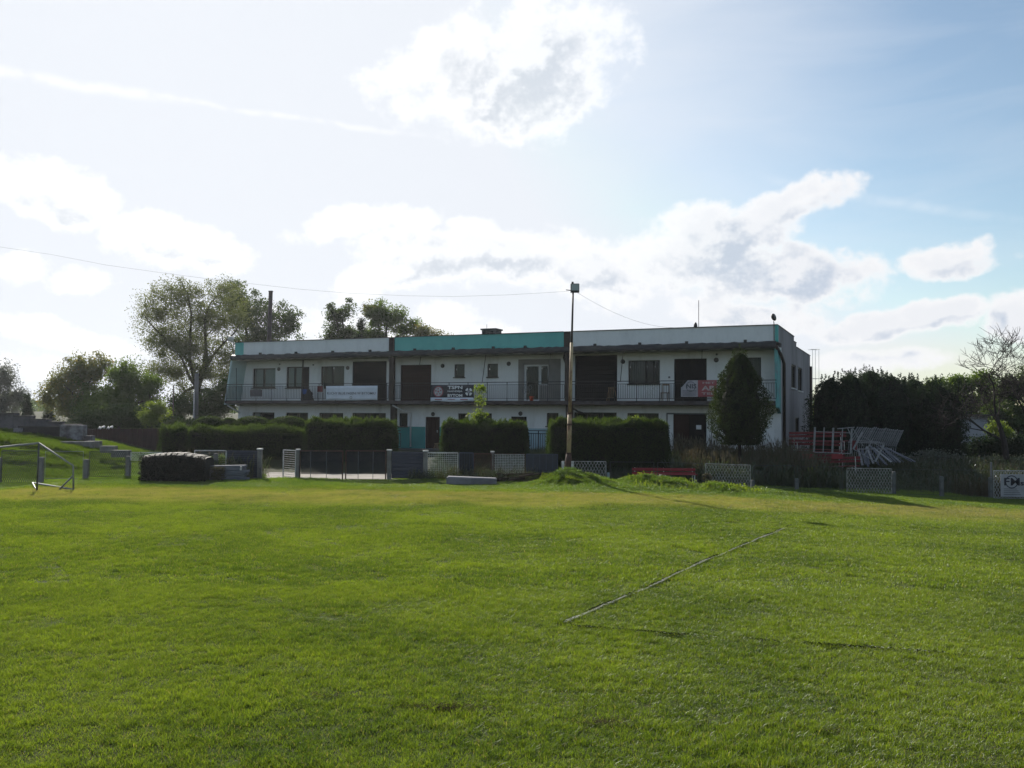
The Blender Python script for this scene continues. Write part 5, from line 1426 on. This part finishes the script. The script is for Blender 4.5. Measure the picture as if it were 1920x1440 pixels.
# green trees behind and the tangle at the right edge
tree('leafy_tree', 'green tree showing above the shed at right', 'tree', 'trees behind the shed', 66,
     [(1765, 728, 34, 22), (1800, 722, 32, 24), (1840, 718, 36, 26), (1790, 760, 60, 30), (1850, 760, 50, 40)], L_mid, (1810, 780, 1810), 240, 110, .42, .16, .10, .2, shell=.3, nbr=14)
tree('leafy_tree', 'dark leafy tree behind the bare tree at the right edge', 'tree', 'trees behind the shed', 60,
     [(1900, 730, 40, 34), (1940, 720, 40, 40), (1880, 780, 60, 36), (1930, 790, 50, 40)], L_dark, (1910, 790, 1910), 230, 110, .40, .15, .10, .2, shell=.3, nbr=14)
tree('shrub', 'bright green shrub between the shed and the bare tree', 'shrub', None, 50, [(1872, 800, 18, 14), (1885, 812, 14, 12)], L_brt, (1875, 820, 1875), 26, 90, .22, .09, .06, .05, shell=.2, nbr=5)
tree('shrub', 'dark ivy shrub covering the right side of the shed', 'shrub', 'ivy and brambles', 50, [(1850, 835, 40, 24), (1830, 850, 40, 16), (1900, 840, 50, 26)], L_con, (1850, 850, 1850), 100, 110, .30, .11, .08, .05, shell=.2, nbr=5)
tree('shrub', 'dark bramble shrub on the left side of the shed', 'shrub', 'ivy and brambles', 49, [(1765, 840, 26, 20), (1750, 850, 40, 14)], L_dark, (1760, 855, 1760), 50, 100, .28, .10, .07, .05, shell=.2, nbr=5)
tree('shrub', 'pale-leaved bramble shrub right of the white frame pile', 'shrub', 'ivy and brambles', 44, [(1745, 858, 40, 12), (1700, 866, 30, 8), (1790, 862, 30, 10)], L_grey, (1745, 865, 1745), 50, 80, .22, .09, .06, .05, shell=.2, nbr=5)
tree('shrub', 'bright green shrub glimpsed between clubhouse and evergreens', 'shrub', None, 62, [(1530, 800, 10, 14), (1526, 770, 8, 12)], L_brt, (1530, 815, 1530), 22, 90, .25, .11, .08, .05, shell=.2, nbr=4)
# bare tree
def bare(px, pb, Yd, H0, label, seed, lean=0.0, r0=.19):
    rr = random.Random(seed); xb = at(px, 800, Yd).x; root = empty('bare_tree', (xb, Yd, gz(xb, Yd)), label, 'tree', 'bare trees at the right edge')
    tk = MB(); br = MB()
    def grow(p, d, L_, r, lv):
        k = 4; pts_ = [p]; q = Vector(p); dd__ = Vector(d)
        for i in range(k):
            dd__ = (dd__ + Vector((rr.uniform(-.22, .22), rr.uniform(-.22, .22), rr.uniform(-.08, .16)))).normalized(); q = q + dd__ * L_ / k; pts_.append(q.copy())
        rs = [r * (1 - .5 * i / k) for i in range(k + 1)]
        (tk if lv == 0 else br).tube([tuple(a) for a in pts_], rs, 6 if lv < 2 else (4 if lv < 3 else 3), cap=False)
        if lv >= 5 or L_ < .18: return
        n_ = 3 if lv == 0 else rr.choice((3, 4, 4)) 
        for j in range(n_ + (1 if lv > 1 else 0)):
            t_ = rr.uniform(.35, 1.0) if j else 1.0
            b = pts_[min(k, int(t_ * k + .5))]
            ax = Vector((rr.uniform(-1, 1), rr.uniform(-1, 1), rr.uniform(-.35, .8))).normalized()
            nd = (dd__ * (.8 if j == 0 else .45) + ax * (.45 if j == 0 else .85)).normalized()
            grow(b, nd, L_ * rr.uniform(.58, .80), max(r * .5 * rr.uniform(.7, 1.05), .012), lv + 1)
    grow(Vector((0, 0, -.2)), Vector((lean, 0, 1)).normalized(), H0, r0, 0)
    tk.build('trunk', barkd, root, smooth=True); br.build('branches', barkd, root, smooth=True)
    return root
bare(1893, 850, 44, 2.9, 'gnarled bare tree with tangled twigs nearest the right edge', 5, -.30, .17)
bare(1950, 850, 45, 2.8, 'second bare tree rising just beyond the right edge', 12, -.12, .15)
# sapling over the middle hedge
tree('sapling', 'pale green sapling growing up through the middle hedge', 'sapling', None, 41.5,
     [(901, 730, 6, 16), (898, 755, 10, 14), (898, 780, 18, 16)], L_brt, (898, 800, 900), 40, 34, .16, .10, .06, .03, shell=.1, nbr=12)
tree('sapling', 'tiny bright seedling poking out of the right hedge top', 'sapling', None, 38.2, [(1188, 788, 9, 6)], L_brt, (1188, 800, 1188), 8, 30, .10, .10, .05, .02, shell=.1, nbr=4)
# distant poles
pt = at(369, 700, 60); o_ = MB().tube([(0, 0, 0), (0, 0, pt.z - gz(pt.x, 60))], [.16, .13], 10).build('concrete_pole', mat('pale_concrete', (.17, .165, .165), .9, .15, 2), None, Matrix.Translation((pt.x, 60, gz(pt.x, 60))), smooth=True)
tag(o_, 'thick grey concrete pole in front of the poplar trunk', 'pole')
pt = at(325.5, 722, 56); o_ = MB().tube([(0, 0, 0), (0, 0, pt.z - gz(pt.x, 56))], .035, 6).build('metal_pole', mat('brown_pole', (.16, .12, .10), .7), None, Matrix.Translation((pt.x, 56, gz(pt.x, 56))))
tag(o_, 'thin brownish pole left of the concrete pole', 'pole')
pt = at(364, 735, 57); o_ = MB().tube([(0, 0, 0), (0, 0, pt.z - gz(pt.x, 57))], .04, 6).build('metal_pole', whitep, None, Matrix.Translation((pt.x, 57, gz(pt.x, 57))))
tag(o_, 'thin white pole just left of the concrete pole', 'pole')
# far belt of woodland so the horizon is closed
k = 60000; th = (rng.random(k) * 2 - 1) * .95; R_ = 230 + 50 * rng.random(k)
hh_ = 5.0 + 1.8 * np.sin(th * 23) + 1.2 * np.sin(th * 57 + 1) + .8 * np.sin(th * 131)
c = np.stack([R_ * np.sin(th), R_ * np.cos(th), (rng.random(k) ** .7) * hh_], -1)
V, Fc = leaves(c, .9, .6); tag(npmesh('distant_wood', V, Fc, L_dark), kind='stuff')

# ------------------------------------------------------------------ hedges
def hedge(px0, px1, ptop, Y0_, dep, label, spikes=1.0, n=15000, top_slope=0.0, zb=None):
    x0, x1 = at(px0, 820, Y0_).x, at(px1, 820, Y0_).x; xc = (x0 + x1) / 2; g0 = gz(xc, Y0_); zt = at((px0 + px1) / 2, ptop, Y0_).z - g0
    hw_ = (x1 - x0) / 2
    def srf(u_, v_, f):
        # f: 0 front 1 top 2 left 3 right
        lump = .06 * np.sin(u_ * 9 + v_ * 5) + .05 * np.sin(u_ * 23 - v_ * 11)
        if f == 0: return np.stack([(u_ * 2 - 1) * hw_, -lump * .8 + .12 * v_ ** 6, v_ * zt], -1)
        if f == 1: return np.stack([(u_ * 2 - 1) * hw_, v_ * dep, zt + 1.6 * lump + .05 * np.sin(u_ * hw_ * 3.1 + 1) - .22 * np.abs(u_ * 2 - 1) ** 8], -1)
        s_ = -1 if f == 2 else 1
        return np.stack([s_ * (hw_ + lump - .15 * v_ ** 8), u_ * dep, v_ * zt], -1)
    parts = []
    for f, fr in ((0, .50), (1, .22), (2, .14), (3, .14)):
        k = int(n * fr * 1.7); u_, v_ = rng.random(k), rng.random(k); c = srf(u_, v_, f); c += rng.normal(size=(k, 3)) * .035; parts.append(c)
    c = np.concatenate(parts); V, Fc = leaves(c, .085, .022, .6)
    # upright shoots on top, the light they catch painted as brighter green
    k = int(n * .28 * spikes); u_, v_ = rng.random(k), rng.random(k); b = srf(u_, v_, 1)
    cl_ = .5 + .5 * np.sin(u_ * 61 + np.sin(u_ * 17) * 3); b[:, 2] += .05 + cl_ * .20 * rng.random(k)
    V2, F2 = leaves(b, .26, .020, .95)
    root = empty('hedge', (xc, Y0_, g0), label, 'hedge', 'clipped hedges in front of the clubhouse')
    npmesh('foliage', V, Fc, L_hed, root); npmesh('lit_shoots', V2, F2, L_shoot, root)
    MB().cbox((-hw_ + .10, .10, -.3), (hw_ - .10, dep - .08, zt - .10), .08).build('blocking_core', MATS['blocking_core'], root)  # added opaque core, keeps light from showing through the hedge
    return root
hedge(297, 352, 808, 42.3, 1.2, 'short dark hedge left of the long low hedge', .7, 7000)
hedge(352, 569, 809, 41.8, 1.2, 'long low dark hedge behind the left yard fence', .8, 24000)
hedge(571, 737, 796, 41.2, 1.5, 'tall dark hedge behind the double yard gate', 1.3, 24000)
hedge(828, 988, 799, 40.4, 1.5, 'dark hedge with the sapling, right of the brown door', 1.2, 24000)
hedge(1031, 1254, 798, 38.0, 1.5, 'biggest dark hedge behind the light pole', 1.5, 32000)
def ball(px, py, rx, ry, Yd, label):
    c0 = at(px, py, Yd); k = Yd / F; R1, R2 = rx * k, ry * k; g0 = gz(c0.x, Yd)
    n_ = 5200; d = rng.normal(size=(n_, 3)); d /= np.linalg.norm(d, axis=1)[:, None]; d[:, 2] = np.abs(d[:, 2]) - .15
    zc = c0.z - g0
    c = d * [R1, R1, R2] * (.93 + .12 * rng.random(n_))[:, None]; c[:, 2] += zc
    V, Fc = leaves(c, .11, .035, .3); root = empty('clipped_bush', (c0.x, Yd, g0), label, 'bush', 'clipped round bushes behind the long hedge')
    npmesh('foliage', V, Fc, L_hed, root)
    mb = dome(MB(), R1 * .88, R2 * .88, 14, 6, z0=zc); mb.tube([(0, 0, -.2), (0, 0, zc)], R1 * .85, 14); mb.build('blocking_core', MATS['blocking_core'], root)  # added dark filler inside the bush to block light
for a in ((392, 797, 29, 19, 45.5, 'leftmost clipped round bush behind the long hedge'), (430, 799, 18, 17, 45.9, 'small clipped bush second from left'), (474, 798, 36, 20, 45.3, 'wide clipped bush in the middle behind the hedge'), (540, 798, 38, 20, 45, 'widest clipped bush, nearest the tall hedge')): ball(*a)

# ------------------------------------------------------------------ weeds and dry stalks
def stalks(name, n_, xr, yr, h0, h1, m, lean=.12, wd=.012, fn=None, seed=1, hs=1.0):
    h0, h1 = h0 * hs, h1 * hs
    r = np.random.default_rng(seed); x = xr[0] + (xr[1] - xr[0]) * r.random(n_); y = yr[0] + (yr[1] - yr[0]) * r.random(n_)
    if fn is not None:
        kp = fn(x, y, r); x, y = x[kp], y[kp]; n_ = len(x)
    h = h0 + (h1 - h0) * r.random(n_) ** 1.5; h *= .75 + .35 * np.sin(x * 2.1 + np.sin(y * 3)) ** 2
    z = G(x, y); th = r.random(n_) * 6.28; l = np.stack([np.cos(th), np.sin(th)], -1) * (h * lean * r.random(n_) * 2)[:, None]
    pa = r.random(n_) * 6.28; wv = np.stack([np.cos(pa), np.sin(pa)], -1) * wd * .5
    b = np.stack([x, y], -1); V = np.zeros((n_, 8, 3))
    V[:, 0, :2] = b - wv; V[:, 1, :2] = b + wv; V[:, 2, :2] = b + l * .8 + wv * .6; V[:, 3, :2] = b + l * .8 - wv * .6
    V[:, 0, 2] = V[:, 1, 2] = z - .02; V[:, 2, 2] = V[:, 3, 2] = z + h * .8
    V[:, 4, :2] = b + l * .78; V[:, 5, :2] = b + l * .9 + wv * 2.2; V[:, 6, :2] = b + l * 1.05; V[:, 7, :2] = b + l * .9 - wv * 2.2   # seed head
    V[:, 4, 2] = z + h * .78; V[:, 5, 2] = V[:, 7, 2] = z + h * .9; V[:, 6, 2] = z + h
    o = np.arange(n_)[:, None] * 8
    return tag(npmesh(name, V.reshape(-1, 3), np.concatenate([o + [0, 1, 2, 3], o + [4, 5, 6, 7]]), m), kind='stuff')
def openview(x, y, r): return ~((x > 13) & (x < 18.3) & (y < 41.5) & (r.random(len(x)) < .9))
def infront(x, y, r): return y < 58.9 - (x + 18.5) * .445 - .6
stalks('dry_weeds', 9000, (7.4, 13.5), (37.2, 42.5), .5, 1.35, L_dry, fn=infront, seed=2)
stalks('green_weeds', 9000, (6.8, 14), (36.4, 41.5), .3, .95, L_weed, .3, .022, fn=infront, seed=3)
stalks('green_weeds', 12000, (14, 27), (37, 46), .2, .8, L_weed, .35, .022, fn=openview, seed=4, hs=.6)
stalks('dry_weeds', 7000, (13, 27), (36.2, 44), .3, .9, L_dry, .25, .012, fn=openview, seed=5, hs=.65)
stalks('dry_weeds', 1500, (18.2, 22), (35.3, 36.6), .4, .9, mat_dry2 if False else L_dry, .3, .014, seed=15)
stalks('green_weeds', 5000, (-4, 2), (34.2, 36.5), .15, .5, L_weed, .35, .018, seed=6)
stalks('dry_weeds', 700, (-3, 1), (34.2, 35.2), .2, .7, L_dry, .25, .012, seed=7)
stalks('green_weeds', 3500, (-12.5, -10.2), (34.4, 36.5), .2, .9, L_weed, .3, .02, seed=8)
stalks('dry_weeds', 260, (-14.6, -9.8), (34.2, 36.5), .4, 1.2, L_dry, .2, .014, seed=9)
stalks('green_weeds', 900, (4.4, 9.4), (31.9, 34.2), .06, .26, L_brt, .6, .03, seed=10)
stalks('green_weeds', 3000, (-18, -14), (44, 49), .2, .7, L_weed, .4, .03, seed=11)
tree('shrub', 'small green bush growing through the white-framed fence panel', 'shrub', None, 35.2, [(395, 868, 22, 8), (412, 862, 12, 10)], L_mid, (400, 885, 400), 26, 60, .14, .07, .04, .02, shell=.1, nbr=6)
tree('shrub', 'brown dried bush at the left end of the middle white mesh panel', 'shrub', None, 34.0, [(1326, 894, 6, 8)], L_dry, (1326, 902, 1326), 10, 60, .10, .07, .03, .015, shell=.1, nbr=4)
for i, (px, lb) in enumerate(((700, 'low weed clump below the gate'), )): pass

# ------------------------------------------------------------------ red bench
x0, x1 = at(1187, 885, 35.9).x, at(1307, 885, 35.9).x; gg = gz((x0 + x1) / 2, 35.9)
bc = empty('park_bench', (x0, 35.9, gg), 'long red slatted bench standing behind the fence frames', 'bench'); Lb_ = x1 - x0
zt = at(1187, 877.5, 35.9).z - gg
for i, (z, h_) in enumerate(((zt - .13, .12), (zt - .29, .12))):
    MB().cbox((0, .30, z), (Lb_, .33, z + h_), .01).build('backrest_slat', redp, bc)
for i in range(3): MB().cbox((0, -.12 + i * .13, .43 * .8), (Lb_, -.02 + i * .13, .43 * .8 + .03), .008).build('seat_slat', redp, bc)
for q in (.12, Lb_ * .5, Lb_ - .12):
    MB().tube([(q, .36, -.15), (q, .345, zt)], .022, 6).build('leg', whitep, bc); MB().tube([(q, -.1, -.15), (q, -.1, .34)], .022, 6).build('leg', whitep, bc)
    MB().tube([(q, -.1, .33), (q, .34, .33)], .02, 6).build('seat_bearer', whitep, bc)

# ------------------------------------------------------------------ piles of benches right of the clubhouse
def bench_mesh():
    r = empty('stacked_bench', (0, 0, 0))
    for i in range(2): MB().cbox((0, .28, .60 + i * .15), (2.7, .31, .71 + i * .15), .008).build('backrest_slat', redd, r)
    for i in range(3): MB().cbox((0, -.12 + i * .13, .40), (2.7, -.02 + i * .13, .43), .008).build('seat_slat', redd, r)
    for q in (.25, 2.45):
        MB().tube([(q, .33, 0), (q, .33, .86)], .020, 5).build('leg', whitep, r); MB().tube([(q, -.1, 0), (q, -.1, .40)], .020, 5).build('leg', whitep, r)
        MB().tube([(q, -.1, .39), (q, .33, .39)], .018, 5).build('seat_bearer', whitep, r)
    return r
Yp = 41.0
def GP(px, Y_=Yp): x = at(px, 850, Y_).x; return x, gz(x, Y_)
bm0 = bench_mesh(); spots = []
data = [(1480, 41.2, .0, 0, 0, 'red bench at the bottom of the bench pile, seat showing'), (1482, 41.9, .45, 0, .02, 'red bench second from the bottom of the pile'), (1484, 41.4, .86, 0, -.02, 'topmost red bench of the pile beside the clubhouse corner'),
        (1500, 40.7, -.1, 3.14159, .04, 'red bench turned round in front of the pile')]
for i, (px, yy_, dz_, rz, ry, lb) in enumerate(data):
    o = bm0 if i == 0 else copy_tree(bm0)
    x, g0 = GP(px, yy_); o.location = (x + (2.7 if rz else 0), yy_, g0 - .15 + dz_); o.rotation_euler = (0, ry, rz)
    tag(o, lb, 'bench', 'benches stacked right of the clubhouse')
ORD = ['first','second','third','fourth','fifth','sixth','seventh','eighth','ninth','tenth','eleventh','twelfth','thirteenth','fourteenth','fifteenth','sixteenth','seventeenth','eighteenth','nineteenth','twentieth','twenty-first','twenty-second','twenty-third','twenty-fourth']
# white bench end-frames leaning on the pile
def rail_frame(w_, h_, ups, m=frameg, t=.022, t2=None):
    r = empty('bench_trestle', (0, 0, 0))
    MB().tube([(0, 0, 0), (w_, 0, 0)], t, 5).build('bottom_rail', m, r); 
    MB().tube([(0, 0, h_ * .82), (w_, 0, h_ * .82)], t * .7, 5).build('top_rail', m, r)
    for i in range(ups): MB().box((w_ * i / (ups - 1) - t * (1.9 if i % 2 == 0 else 1), -.012, 0), (w_ * i / (ups - 1) + t * (1.9 if i % 2 == 0 else 1), .012, h_)).build('upright', m, r)
    return r
x, g0 = GP(1522, 40.3); fr = rail_frame(1.68, 1.15, 5); fr.location = (x + .1, 40.3, at(1540, 848, 40.3).z); fr.rotation_euler = (.05, .03, 0)
tag(fr, 'upright white frame with five bars leaning in front of the red benches', 'frame', 'white bench frames')
fr = rail_frame(1.2, .9, 3); fr.location = (GP(1600, 40.6)[0], 40.6, at(1600, 838, 40.6).z - .1); fr.rotation_euler = (0, .5, .1)
tag(fr, 'white frame tipped over at the middle of the pile', 'frame', 'white bench frames')
x, g0 = GP(1486, 40.2)
for (pa, pb) in (((1497, 862), (1500, 872)),): pass
# fan of slanting white bars, each one a frame side standing in the heap
N_ = 24
for i in range(N_):
    t_ = i / (N_ - 1); pxb = 1592 + 88 * t_ ** .95; pyb = 829 + 8 * t_; yy_ = 42.0 + .8 * math.sin(i * 1.3) * .3
    pxt = pxb + 17 - 3 * t_; pyt = 801 + 7 * t_ ** 2 + random.uniform(-1.5, 1.5)
    a = at(pxb, pyb, yy_); b = at(pxt, pyt, yy_ + .1)
    r = empty('bench_leg_trestle', tuple(a), ORD[i] + ' slanting pale leg frame from the left in the row on top of the pile', 'frame', 'row of slanting white leg frames')
    b = b - a
    MB().tube([(0, 0, 0), tuple(b)], .0125, 4).build('upright', frameg, r); MB().tube([(.012, .12, 0), (b.x + .012, b.y + .12, b.z)], .0125, 4).build('upright', frameg, r)
    MB().tube([tuple(b), (b.x + .012, b.y + .12, b.z)], .0125, 4).build('crossbar', frameg, r)
    MB().tube([(0, 0, 0), (-.15, -.1, -.9)], .0125, 4).build('foot', frameg, r)
# lower slope of grey planks
N_ = 17
for i in range(N_):
    t_ = i / (N_ - 1); a = at(1612 + 56 * t_ + random.uniform(-4, 4), 842 - 4 * math.sin(t_ * 3.1) + random.uniform(-3, 2), 41.4 + .3 * t_); b = at(1618 + 98 * t_ + random.uniform(-7, 7), 874 - 10 * t_ ** 1.5 + random.uniform(-4, 2), 40.6 + .3 * t_ + random.uniform(-.15, .15))
    d = b - a; L_ = d.length; o = MB().cbox((-.05, -.018, 0), (.05, .018, L_), .006).build('loose_plank', mat('weathered_plank', (.13, .14, .17), .8, .25, 3, (.07, .075, .09)) if i % 4 else frameg)
    o.matrix_world = Matrix.Translation(a) @ d.to_track_quat('Z', 'Y').to_matrix().to_4x4() @ Matrix.Rotation(random.uniform(-.5, .5), 4, 'Z')
    tag(o, ORD[i] + (' plank from the left on the slope of the pile, pale painted' if i % 4 == 0 else ' plank from the left on the slope of the pile, weathered grey'), 'plank', 'pale planks of the pile' if i % 4 == 0 else 'grey planks of the pile')
for (pa, pb, lb) in (((1589, 802), (1606, 842), 'steep white bar crossing the left of the row'), ((1599, 803), (1618, 836), 'second steep white bar crossing the row'), ((1590, 829), (1660, 831), 'long level white rail below the row'),
                 ((1570, 804), (1602, 801), 'short level white rail at the top left of the row'), ((1607, 826), (1650, 829), 'short white rail under the row'), ((1612, 842), (1672, 842), 'white rail lying along the plank heads'),
                 ((1600, 833), (1612, 844), 'short white brace beside the red plate')):
    tag(MB().tube([tuple(at(*pa, 40.9)), tuple(at(*pb, 40.9))], .022, 5).build('metal_rail', frameg), lb, 'rail')
c0 = at(1596, 826, 40.7); tag(MB().cbox((c0.x, 40.7, c0.z - .42), (c0.x + .28, 40.74, c0.z), .008).build('red_plate', redd), 'small tilted red plate between benches and frames', 'plate')
bpy.context.scene.objects['red_plate'].rotation_euler = (0, 0, 0)
x, g0 = GP(1505, 40.1)
for px, lb in ((1504, 'left red seat board low before the pile'), (1559, 'right red seat board low before the pile')):
    c0 = at(px, 851, 40.0); tag(MB().cbox((0, 0, -.22), (.50, .05, 0), .01).build('seat_board', redp, None, Matrix.Translation(c0)), lb, 'board')

# ------------------------------------------------------------------ shed at right
Ysd = 55
x0, x1 = at(1778, 800, Ysd).x, at(1852, 800, Ysd).x; g0 = gz((x0 + x1) / 2, Ysd); zt = at(1815, 780, Ysd).z - g0
sh = empty('shed', (x0, Ysd, g0), 'pale rendered shed half hidden by brambles', 'shed')
blk('wall', mat('pale_render', (.34, .35, .40), .9, .15, 1.0), (0, 0, -.3), (x1 - x0, 3.0, zt), sh, ch=.01); blk('roof', concrd, (-.25, -.3, zt), (x1 - x0 + .25, 3.2, zt + .12), sh, ch=.02)

# ------------------------------------------------------------------ veiling lens glare, imitated by an added mist volume
hz = MB().box((-420, -60, -3), (420, 420, 24)).build('glare_haze', mat('void', (1, 1, 1)))
hz.data.materials.clear()
hm = bpy.data.materials.new('glare_haze_air'); hm.use_nodes = True
t = hm.node_tree; t.nodes.clear(); n = NT(t)
pv = n.n('ShaderNodeVolumePrincipled', {'Color': (.92, .95, 1.0), 'Density': .00019, 'Anisotropy': .62})
o_ = n.n('ShaderNodeOutputMaterial'); t.links.new(pv.outputs[0], o_.inputs['Volume'])
hz.data.materials.append(hm)
tag(hz, kind='stuff')
